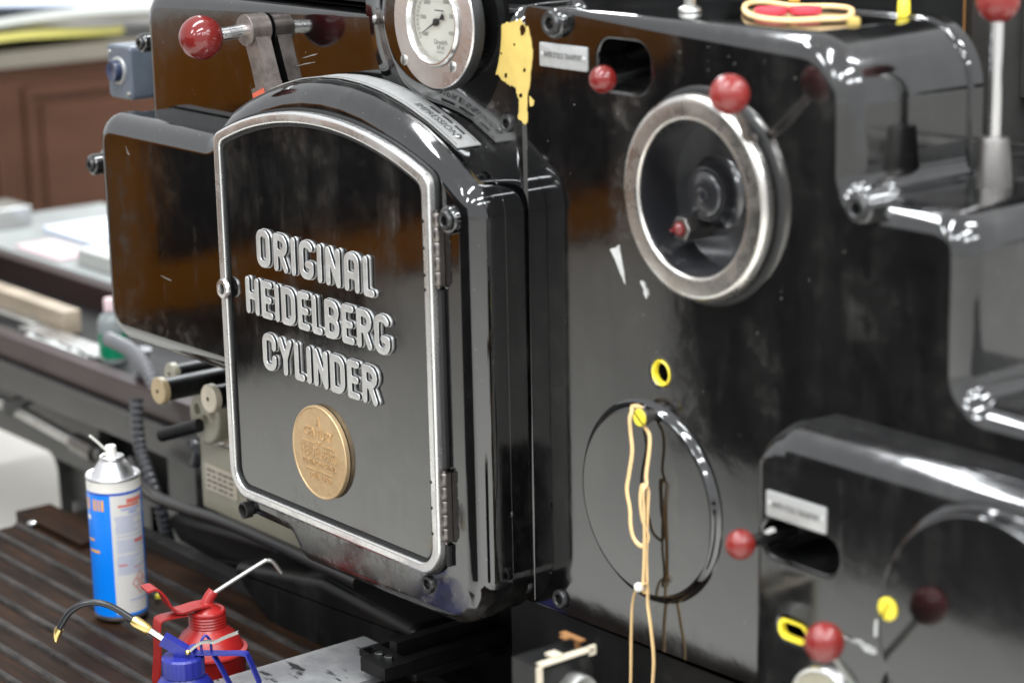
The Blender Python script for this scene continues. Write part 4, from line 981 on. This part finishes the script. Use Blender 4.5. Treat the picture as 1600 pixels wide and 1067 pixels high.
def bar(name, a, b3, wd, ht, mat, parent):
    a, b3 = Vector(a), Vector(b3); t = (b3-a).normalized(); sd = Vector((0, 1, 0)); sd = (sd-t*sd.dot(t)).normalized(); nn = t.cross(sd); V = []
    for q in (a, b3):
        for u, vv in ((-1, -1), (1, -1), (1, 1), (-1, 1)): V.append(tuple(q+sd*(u*wd/2)+nn*(vv*ht/2)))
    return mesh_obj(name, V, [(0, 1, 2, 3), (4, 5, 6, 7), (0, 1, 5, 4), (1, 2, 6, 5), (2, 3, 7, 6), (3, 0, 4, 7)], mat, parent, smooth=0)
bar('spout_block', (.006, -.002, .144), (-.026, -.004, .164), .017, .015, M['oil_blue'], blue)
bar('pump_head', (-.010, 0, .138), (.018, 0, .146), .020, .014, M['oil_blue'], blue)
mb = MB(); mb.tube([(-.024, -.004, .162), (-.046, -.006, .178)], .0048, 14); mb.build('spout_tube', M['chrome'], blue, smooth=60)
mb = MB(); mb.tube([(-.043, -.006, .1755), (-.047, -.006, .178), (-.062, -.008, .1895), (-.066, -.008, .192)], .008, 14, rads=[.0068, .0082, .0082, .0062]); mb.build('ferrule', M['brass'], blue, smooth=30)
mb = MB(); mb.tube(spline([(-.064, -.008, .191), (-.090, -.010, .209), (-.112, -.012, .217), (-.134, -.014, .215), (-.153, -.016, .203), (-.166, -.018, .184), (-.170, -.018, .176)], 8), .0046, 14); mb.build('hose', M['hose'], blue, smooth=60)
mb = MB(); mb.tube([(-.168, -.018, .180), (-.1705, -.018, .175), (-.173, -.018, .167), (-.1745, -.018, .160)], .006, 12, rads=[.0058, .0062, .0045, .0018]); mb.build('brass_tip', M['brass'], blue, smooth=30)
ribbon([(.006, 0, .142), (.03, 0, .143), (.060, .0, .1435), (.088, 0, .1440), (.0935, 0, .1385), (.100, .0, .122), (.108, 0, .100)], .016, .0022, 'handle', M['oil_blue'], blue)
ribbon([(.044, 0, .1405), (.050, 0, .130), (.062, 0, .105), (.070, 0, .088)], .014, .0022, 'handle_leg', M['oil_blue'], blue)
mb = MB(); mb.tube(spline([(.030, -.006, .142), (.029, -.006, .160), (.034, -.002, .169), (.039, .004, .160), (.040, .006, .142)], 8), .0019, 8); mb.build('wire_loop', M['oil_blue'], blue, smooth=60)
ribbon([(.012, -.009, .1475), (.024, -.009, .158), (.036, -.008, .163), (.048, -.006, .162), (.062, -.004, .168), (.082, -.002, .176)], .006, .0035, 'trigger', M['zinc'], blue)
mb = MB(); mb.sphere((.011, -.012, .1475), .0042, 14); mb.build('pivot', M['brass'], blue)

# ================================================================== GREY PLATE, BRACKET, KNOB BOX (bottom)
PZ = .42
a = atz(352, 1062, PZ); b2 = atz(540, 997, PZ)
pl = thing('steel_shelf', 'worn grey steel shelf plate at the bottom edge', 'shelf', ((a.x+b2.x)/2, -.2, PZ))
mb = MB(); xx0 = (a.x+b2.x)/2; mb.box((0, -.07, -.008), (.145, .225, 0)); mb.build('plate_top', M['plate'], pl, smooth=0)
mb = MB(); mb.box((.012, -.065, -.30), (.14, .20, -.0085)); mb.build('shelf_body', M['black_cast'], pl, smooth=0)
mb = MB(); mb.tube([(.0, -.122, -.006), (.05, -.140, -.006)], .0105, 14); mb.build('rolled_edge', M['zinc'], pl, smooth=60)
# black slotted bracket
bk = thing('bracket', 'black slotted iron bracket bolted across the grey shelf', 'bracket', (atz(588, 1058, PZ).x, atz(588, 1058, PZ).y, PZ+.002))
ox, oy, oz = bk.location
mb = MB()
P0 = atz(520, 1008, PZ); P1 = atz(640, 985, PZ); P2 = atz(700, 1060, PZ)
x0, x1 = -.085, .055; y0, y1 = .01, .26
holes_ = []
V2 = []
def hslab(mbx, outline, z0_, z1_, holes=(), r=.002):   # horizontal plate: reuse slab with axes swapped
    t = MB(); slab(t, outline, 0, z1_-z0_, r, 2, holes, .001); mbx.add([(x, z, z1_-y) for x, y, z in t.v], t.f)
slots = [[(x0+.008, .030+.032*k), (x0+.062, .030+.032*k), (x0+.062, .046+.032*k), (x0+.008, .046+.032*k)] for k in range(4)]
hslab(mb, fillet([(x0, y0+.018, .004), (x1, y0+.018, .004), (x1, y1, .004), (x0, y1, .004)], 3), 0, .010, slots); mb.build('slotted_plate', M['black_cast'], bk, smooth=30, wn=True)
mb = MB(); mb.box((-.012, -.018, .0105), (.048, .030, .030)); mb.box((-.008, .0305, .011), (.010, .30, .045)); mb.box((.026, .0305, .011), (.046, .30, .030)); mb.build('arm', M['black_cast'], bk, smooth=0)
mb = MB(); mb.lathe([(.024, 0), (.024, .020), (.021, .024), (1e-4, .025)], (.018, .30, .030), 'Z', 24, cap=False); mb.box((-.014, .29, .0), (.052, .36, .062)); mb.build('pivot_block', M['black_cast'], bk, smooth=40)
for u, vv in ((.004, .004), (.024, .006)):
    mb = MB(); mb.lathe([(.0075, .030), (.0075, .0355), (.006, .037)], (u, vv, 0), 'Z', 6); mb.build('hex_bolt', M['bolt'], bk, smooth=0)
# knob box
kb0 = at(839, 1043, -.28); kb = thing('knob_box', 'black control box with white trim and a silver knob at the bottom edge', 'control box', (kb0.x, kb0.y, kb0.z-.20))
hh = .20; kx = kb0.x-at(800, 1023, -.28).x; ky = .082
mb = MB(); mb.box((-kx, 0, 0), (0, ky, hh)); mb.build('box_body', M['black_cast'], kb, smooth=0)
mb = MB(); mb.box((.0005, -.002, 0), (.004, .005, hh+.001)); mb.box((-.008, .005, hh+.0005), (.004, ky, hh+.0025)); mb.box((.0005, ky-.008, hh-.004), (.004, ky+.002, hh+.007)); mb.box((-.018, .026, hh+.0025), (-.002, .040, hh+.006)); mb.build('white_trim', M['cream'], kb, smooth=0)
mb = MB(); mb.box((.001, .0055, 0), (.0035, ky-.0085, hh-.003)); mb.build('front_panel', M['black_cast'], kb, smooth=0)
mb = MB(); V = []; F = []; n = 60; kc = (.004, .047, hh-.040)
for k in range(n):
    t = 2*PI*k/n; rr = .024 if k % 2 else .0231
    for xk, rk in ((0, 1), (.018, 1), (.020, .94), (.0195, .80), (.017, .74)): V.append((kc[0]+xk, kc[1]+rr*rk*math.cos(t), kc[2]+rr*rk*math.sin(t)))
for k in range(n):
    j = (k+1) % n
    for q in range(4): F.append((5*k+q, 5*j+q, 5*j+q+1, 5*k+q+1))
F.append(tuple(5*k+4 for k in range(n))); mb.add(V, F); mb.build('knob', M['zinc'], kb, smooth=30)
mb = MB(); mb.box((-.045, ky-.012, hh+.010), (-.008, ky-.003, hh+.0115)); mb.box((-.036, ky-.020, hh+.010), (-.024, ky-.012, hh+.0115)); mb.box((-.02, ky-.010, hh-.002), (-.015, ky-.005, hh+.010)); mb.build('copper_tab', M['rust'], kb, smooth=0)

# ================================================================== RUBBER BANDS
def rband(name, px_pts, label, r=.0028, closed=True, grp=None):
    pts = [at(x+random.uniform(-.8, .8), y, Y+random.uniform(-.001, .001)) for x, y, Y in px_pts]; c = Vector((sum(q.x for q in pts), sum(q.y for q in pts), sum(q.z for q in pts)))/len(pts)
    mb = MB(); mb.tube([q-c for q in spline(pts, 8, closed)], r, 8, closed=closed, flat=.38); return tag(mb.build(name, M['rubber'], None, loc=c, smooth=60), label, 'rubber band', grp)
g = 'rubber bands chained below the yellow screw'
rband('rubber_band', [(988, 636, -.019), (996, 635, -.020), (1006, 640, -.020), (1012, 652, -.020), (1007, 664, -.020), (1015, 680, -.020), (1014, 705, -.021), (1010, 740, -.022), (1009, 758, -.025), (1003, 760, -.026), (1001, 785, -.026), (1003, 812, -.026), (1009, 826, -.025), (1013, 838, -.023), (1009, 850, -.023), (1000, 852, -.025), (990, 840, -.026), (985, 820, -.025), (984, 795, -.023), (980, 765, -.022), (983, 740, -.021), (987, 705, -.021), (985, 675, -.021), (984, 655, -.021), (987, 642, -.021)], 'topmost hanging rubber band, looped over the yellow screw', grp=g)
rband('rubber_band', [(1005, 764, -.029), (1012, 764, -.021), (1011, 800, -.022), (1010, 860, -.023), (1011, 905, -.024), (1010, 922, -.023), (1004, 924, -.029), (1005, 900, -.029), (1006, 860, -.028), (1006, 800, -.028)], 'middle hanging rubber band pulled straight over the round cover', .0026, grp=g)
rband('rubber_band', [(1012, 914, -.026), (1003, 913, -.031), (994, 920, -.030), (989, 945, -.029), (987, 990, -.028), (985, 1060, -.028), (984, 1120, -.028), (1000, 1140, -.028), (1014, 1110, -.027), (1021, 1040, -.026), (1018, 985, -.025), (1013, 945, -.024)], 'lowest hanging rubber band running off the bottom of the picture', .0026, grp=g)
mb = MB(); q = at(998, 917, -.033); mb.sphere((0, 0, 0), .0062, 12); 
tag(mb.build('knot_tape', M['white_plastic'], None, loc=q), 'small white knot tying the two lower rubber bands together', 'knot')
# loop on top of the casting
TZ = 1.3875
pts = [atz(x, y, TZ+.004) for x, y in ((1163, 14), (1170, 6), (1195, 4), (1235, 10), (1262, 11), (1300, 11), (1326, 14), (1331, 21), (1320, 29), (1285, 31), (1240, 33), (1200, 31), (1172, 24))]
c = sum(pts, Vector())/len(pts); mb = MB(); mb.tube([q-c for q in spline(pts, 6, True)], .0036, 8, closed=True)
tag(mb.build('rubber_band', M['rubber'], None, loc=c, smooth=60), 'thick tan rubber band lying on top of the press', 'rubber band')
for (x, y), lb in (((1205, 23), 'left of two small red rubber discs inside the tan band'), ((1258, 22), 'right of two small red rubber discs inside the tan band')):
    q = atz(x, y, TZ+.001); mb = MB(); mb.lathe([(.0185, 0), (.0195, .004), (.0185, .008), (1e-4, .0085)], (0, 0, 0), 'Z', 28, cap=False); tag(mb.build('rubber_disc', M['redcap'], None, loc=q), lb, 'rubber disc', 'red discs on the press top')
for (x, y), mt, lb, nm, hgt in (((1241, 2), 'can_orange', 'orange peg standing on the press top behind the tan band', 'orange_peg', .03), ((1412, 26), 'yellow', 'bright yellow tab on the corner of the press top', 'yellow_tab', .022), ((1334, 38), 'yellow_fill', 'dull yellow crumb beside the tan rubber band', 'yellow_crumb', .008)):
    q = atz(x, y, TZ); mb = MB(); mb.lathe([(.0075, 0), (.0070, hgt*.8), (.004, hgt), (1e-4, hgt)], (0, 0, 0), 'Z', 14, cap=False); tag(mb.build(nm, M[mt], None, loc=q), lb, nm.split('_')[1])

# ================================================================== THINGS ON THE BED (left)
dz_ = zr-.038
def bar_thing(name, label, cat, pa, pb, Y, wy, ht, mat):
    A, Bq = at(*pa, Y), at(*pb, Y); mb = MB(); L = Bq.x-A.x
    slab(mb, fillet([(0, 0, .002), (L, 0, .002), (L, ht, .002), (0, ht, .002)], 2), 0, wy, .001, 1)
    return tag(mb.build(name, M[mat], None, loc=(A.x, Y, dz_+.001), smooth=30), label, cat)
bar_thing('steel_bar', 'rusty beige steel bar lying in the bed channel', 'bar', (-60, 478), (100, 515), .36, .04, .05, 'beige_bar')
bar_thing('steel_strip', 'long bare steel strip lying flat beside the green bottle', 'strip', (30, 545), (160, 560), .30, .05, .014, 'frame')
bar_thing('steel_offcut', 'short grey steel offcut at the left picture edge', 'offcut', (-40, 520), (50, 530), .33, .03, .016, 'zinc')
for k, (x, y, L, lb) in enumerate(((55, 548, .14, 'crumpled white paper scrap lying on the press bed'), (100, 566, .11, 'torn white paper scrap nearest the bottle'))):
    q = at(x, y, .262); mb = MB(); V = []; F = []; nx2, ny2 = 9, 6
    for j in range(ny2):
        for i in range(nx2): V.append((L*(i/(nx2-1)-.5), .05*(j/(ny2-1)-.5)*1.2+random.uniform(-.004, .004), .003+random.uniform(0, .016)))
    for j in range(ny2-1):
        for i in range(nx2-1): F.append((j*nx2+i, j*nx2+i+1, (j+1)*nx2+i+1, (j+1)*nx2+i))
    mb.add(V, F); tag(mb.build('paper_scrap', M['paper'], None, loc=(q.x, q.y, dz_+.001), smooth=10), lb, 'paper', 'scraps on the press bed')
q = at(178, 560, .33); bt = thing('bottle', 'small plastic bottle with a green label beside the press wing', 'bottle', (q.x, .33, dz_))
mb = MB(); mb.lathe([(.026, 0), (.028, .003), (.028, .012)], (0, 0, 0), 'Z', 28, 0); mb.lathe([(.0282, .012), (.0282, .062)], (0, 0, 0), 'Z', 28, 1, cap=False); mb.lathe([(.028, .062), (.028, .085), (.022, .096), (.013, .102), (.012, .106)], (0, 0, 0), 'Z', 28, 0, cap=False)
mb.build('bottle_body', [M['clear_grey'], M['green_label']], bt, smooth=40)
mb = MB(); mb.lathe([(.0135, .106), (.0135, .128), (.012, .130)], (0, 0, 0), 'Z', 24); mb.build('cap', M['pink'], bt, smooth=40)
q = at(190, 582, .25); mb = MB(); mb.lathe([(.019, 0), (.02, .002), (.02, .008), (1e-4, .009)], (0, 0, 0), 'Z', 24, cap=False); tag(mb.build('white_lid', M['white_plastic'], None, loc=(q.x, .25, dz_)), 'small white lid lying in front of the green bottle', 'lid')

for lb, nm, mt, (x0, x1, y0, y1, hgt) in (('low stack of white sheets on the pale feed board', 'sheet_stack', 'paper', (-2.35, -1.75, .60, .90, .035)), ('bluish folder lying on the pale feed board', 'folder', 'bluepaper', (-2.75, -2.50, .72, .95, .012)), ('grey wooden block at the far end of the feed board', 'wooden_block', 'zinc', (-2.98, -2.84, .60, .74, .05)), ('pinkish sheet lying near the front edge of the feed board', 'pink_sheet', 'pink', (-2.62, -2.40, .58, .68, .006))):
    mb = MB(); slab(mb, fillet([(x0, y0, .004), (x1, y0, .004), (x1, y1, .004), (x0, y1, .004)], 2), 0, hgt, .001, 1); mb.v = [(x-x0, z-y0, hgt-y) for x, y, z in mb.v]
    tag(mb.build(nm, M[mt], None, loc=(x0, y0, zb_+.0055)), lb, nm.split('_')[-1])
# ================================================================== BACKGROUND: mahogany cabinet with papers
CX = -3.6; ct = .945
cabt = thing('wooden_cabinet', 'dark red-brown panelled wooden cabinet in the blurred background', 'cabinet', (CX, 1.8, 0))
mb = MB(); mb.box((-.6, -1.9, 0), (0, 2.2, ct-.045)); mb.build('carcass', M['cab'], cabt, smooth=0)
mb = MB(); mb.box((-.65, -1.95, ct-.045), (.03, 2.25, ct)); mb.build('cabinet_top', M['cabtop'], cabt, smooth=0)
for k in range(5):
    y0 = -.665-.86*1+.86*k; y1 = y0+.74; z0, z1 = .44, .815
    mb = MB(); t = .022
    mb.box((.0005, y0, z1), (.014, y1, z1+t)); mb.box((.0005, y0, z0-t), (.014, y1, z0)); mb.box((.0005, y0-t, z0-t), (.014, y0-.0005, z1+t)); mb.box((.0005, y1+.0005, z0-t), (.014, y1+t, z1+t))
    o = mb.build('panel_moulding', M['cab'], cabt, smooth=0)
    mb = MB(); mb.box((.0005, y0+.03, z0+.03), (.010, y1-.03, z1-.03)); mb.build('panel', M['cab'], cabt, smooth=0)
def sheet(name, cx, cy, L, Wd, z, curl, mat, label, rot, th=.02):
    V = []; F = []; n = 10; c, s = math.cos(rot), math.sin(rot)
    for lay in (0, th):
        for i in range(n+1):
            for j in range(n+1):
                u, vv = i/n-.5, j/n-.5; zz = .002+lay+curl*(abs(u)*2)**2+.012*math.sin(4*vv+cx)+.012; V.append((u*L*c-vv*Wd*s, u*L*s+vv*Wd*c, zz))
    q = (n+1)**2
    for i in range(n):
        for j in range(n):
            a = (i*(n+1)+j, i*(n+1)+j+1, (i+1)*(n+1)+j+1, (i+1)*(n+1)+j); F.append(a); F.append(tuple(k+q for k in a[::-1]))
    rim = [j for j in range(n+1)]+[i*(n+1)+n for i in range(1, n+1)]+[n*(n+1)+j for j in range(n-1, -1, -1)]+[i*(n+1) for i in range(n-1, 0, -1)]
    for k in range(len(rim)): a, b3 = rim[k], rim[(k+1) % len(rim)]; F.append((a, b3, b3+q, a+q))
    return tag(mesh_obj(name, V, F, M[mat], None, smooth=40, loc=(cx, cy, z)), label, 'paper', 'papers on the wooden cabinet')
sheet('paper_sheet', CX-.18, 1.12, .42, .62, ct-.004, .012, 'yellowpaper', 'yellow sheet, lowest of the papers on the cabinet', .25)
sheet('paper_sheet', CX-.17, 1.36, .42, .80, ct+.030, .03, 'paper', 'curled white sheet lying over the yellow one on the cabinet', .16)
sheet('paper_sheet', CX-.22, 1.02, .45, .62, ct+.075, .03, 'bluepaper', 'pale bluish sheet on top of the cabinet papers', .05)

# ================================================================== desk mirrored in the black press, and dark pieces added to darken its reflections
dk = thing('wooden_desk', 'orange-brown wooden desk mirrored in the left of the black press', 'desk', (-3.95, -2.3, 0))
mb = MB(); mb.box((-.7, -2.2, .66), (.06, 1.3, .87)); mb.build('desk_top', M['oak'], dk, smooth=0)
mb = MB(); mb.box((-.65, -2.1, .04), (.0, 1.2, .18)); mb.build('plinth', M['oak'], dk, smooth=0)
for y in (.43, -2.1): 
    mb = MB(); mb.box((-.06, y, .1805), (.0, y+.19, .6595)); mb.build('leg', M['oak'], dk, smooth=0)
mb = MB(); mb.box((-.65, -2.1, .1805), (-.10, 1.2, .6595)); mb.build('opening_shade', M['dark_fill'], dk, smooth=0)  # dark filling: shade of the open desk put into its colour
mb = MB(); slab(mb, fillet([(-.40, -.62, .03), (.32, -.25, .03), (.36, .62, .03), (-.40, .62, .03)], 4), 0, .012, .003, 2); mb.v = [(x, z, .012-y) for x, y, z in mb.v]
tag(mb.build('dark_floor_sheet', M['dark_fill'], None, loc=(-3.55, -2.05, .001)), 'added dark floor sheet that makes the dark band mirrored in the door', 'mat')  # flat dark piece added for the dark band in the door reflection
sh = thing('dark_backdrop', 'unseen, added dark cupboard mirrored in the right of the black press', 'backdrop', (-.9, -2.45, 0))  # unseen dark body added to blacken the reflection in the main casting
mb = MB(); mb.box((-.97, -.6, .0), (1.2, .45, 1.45)); mb.build('backdrop_body', M['dark_fill'], sh, smooth=0)
mb = MB(); mb.box((-.35, .4505, .0), (1.2, .70, 1.15)); mb.build('dark_front_box', M['dark_fill'], sh, smooth=0)  # box added to darken the reflections in the lower block and its cover
mb = MB(); mb.box((-.52, .452, .1), (-.50, .47, .9)); mb.build('handle', M['dark_steel'], sh, smooth=0)
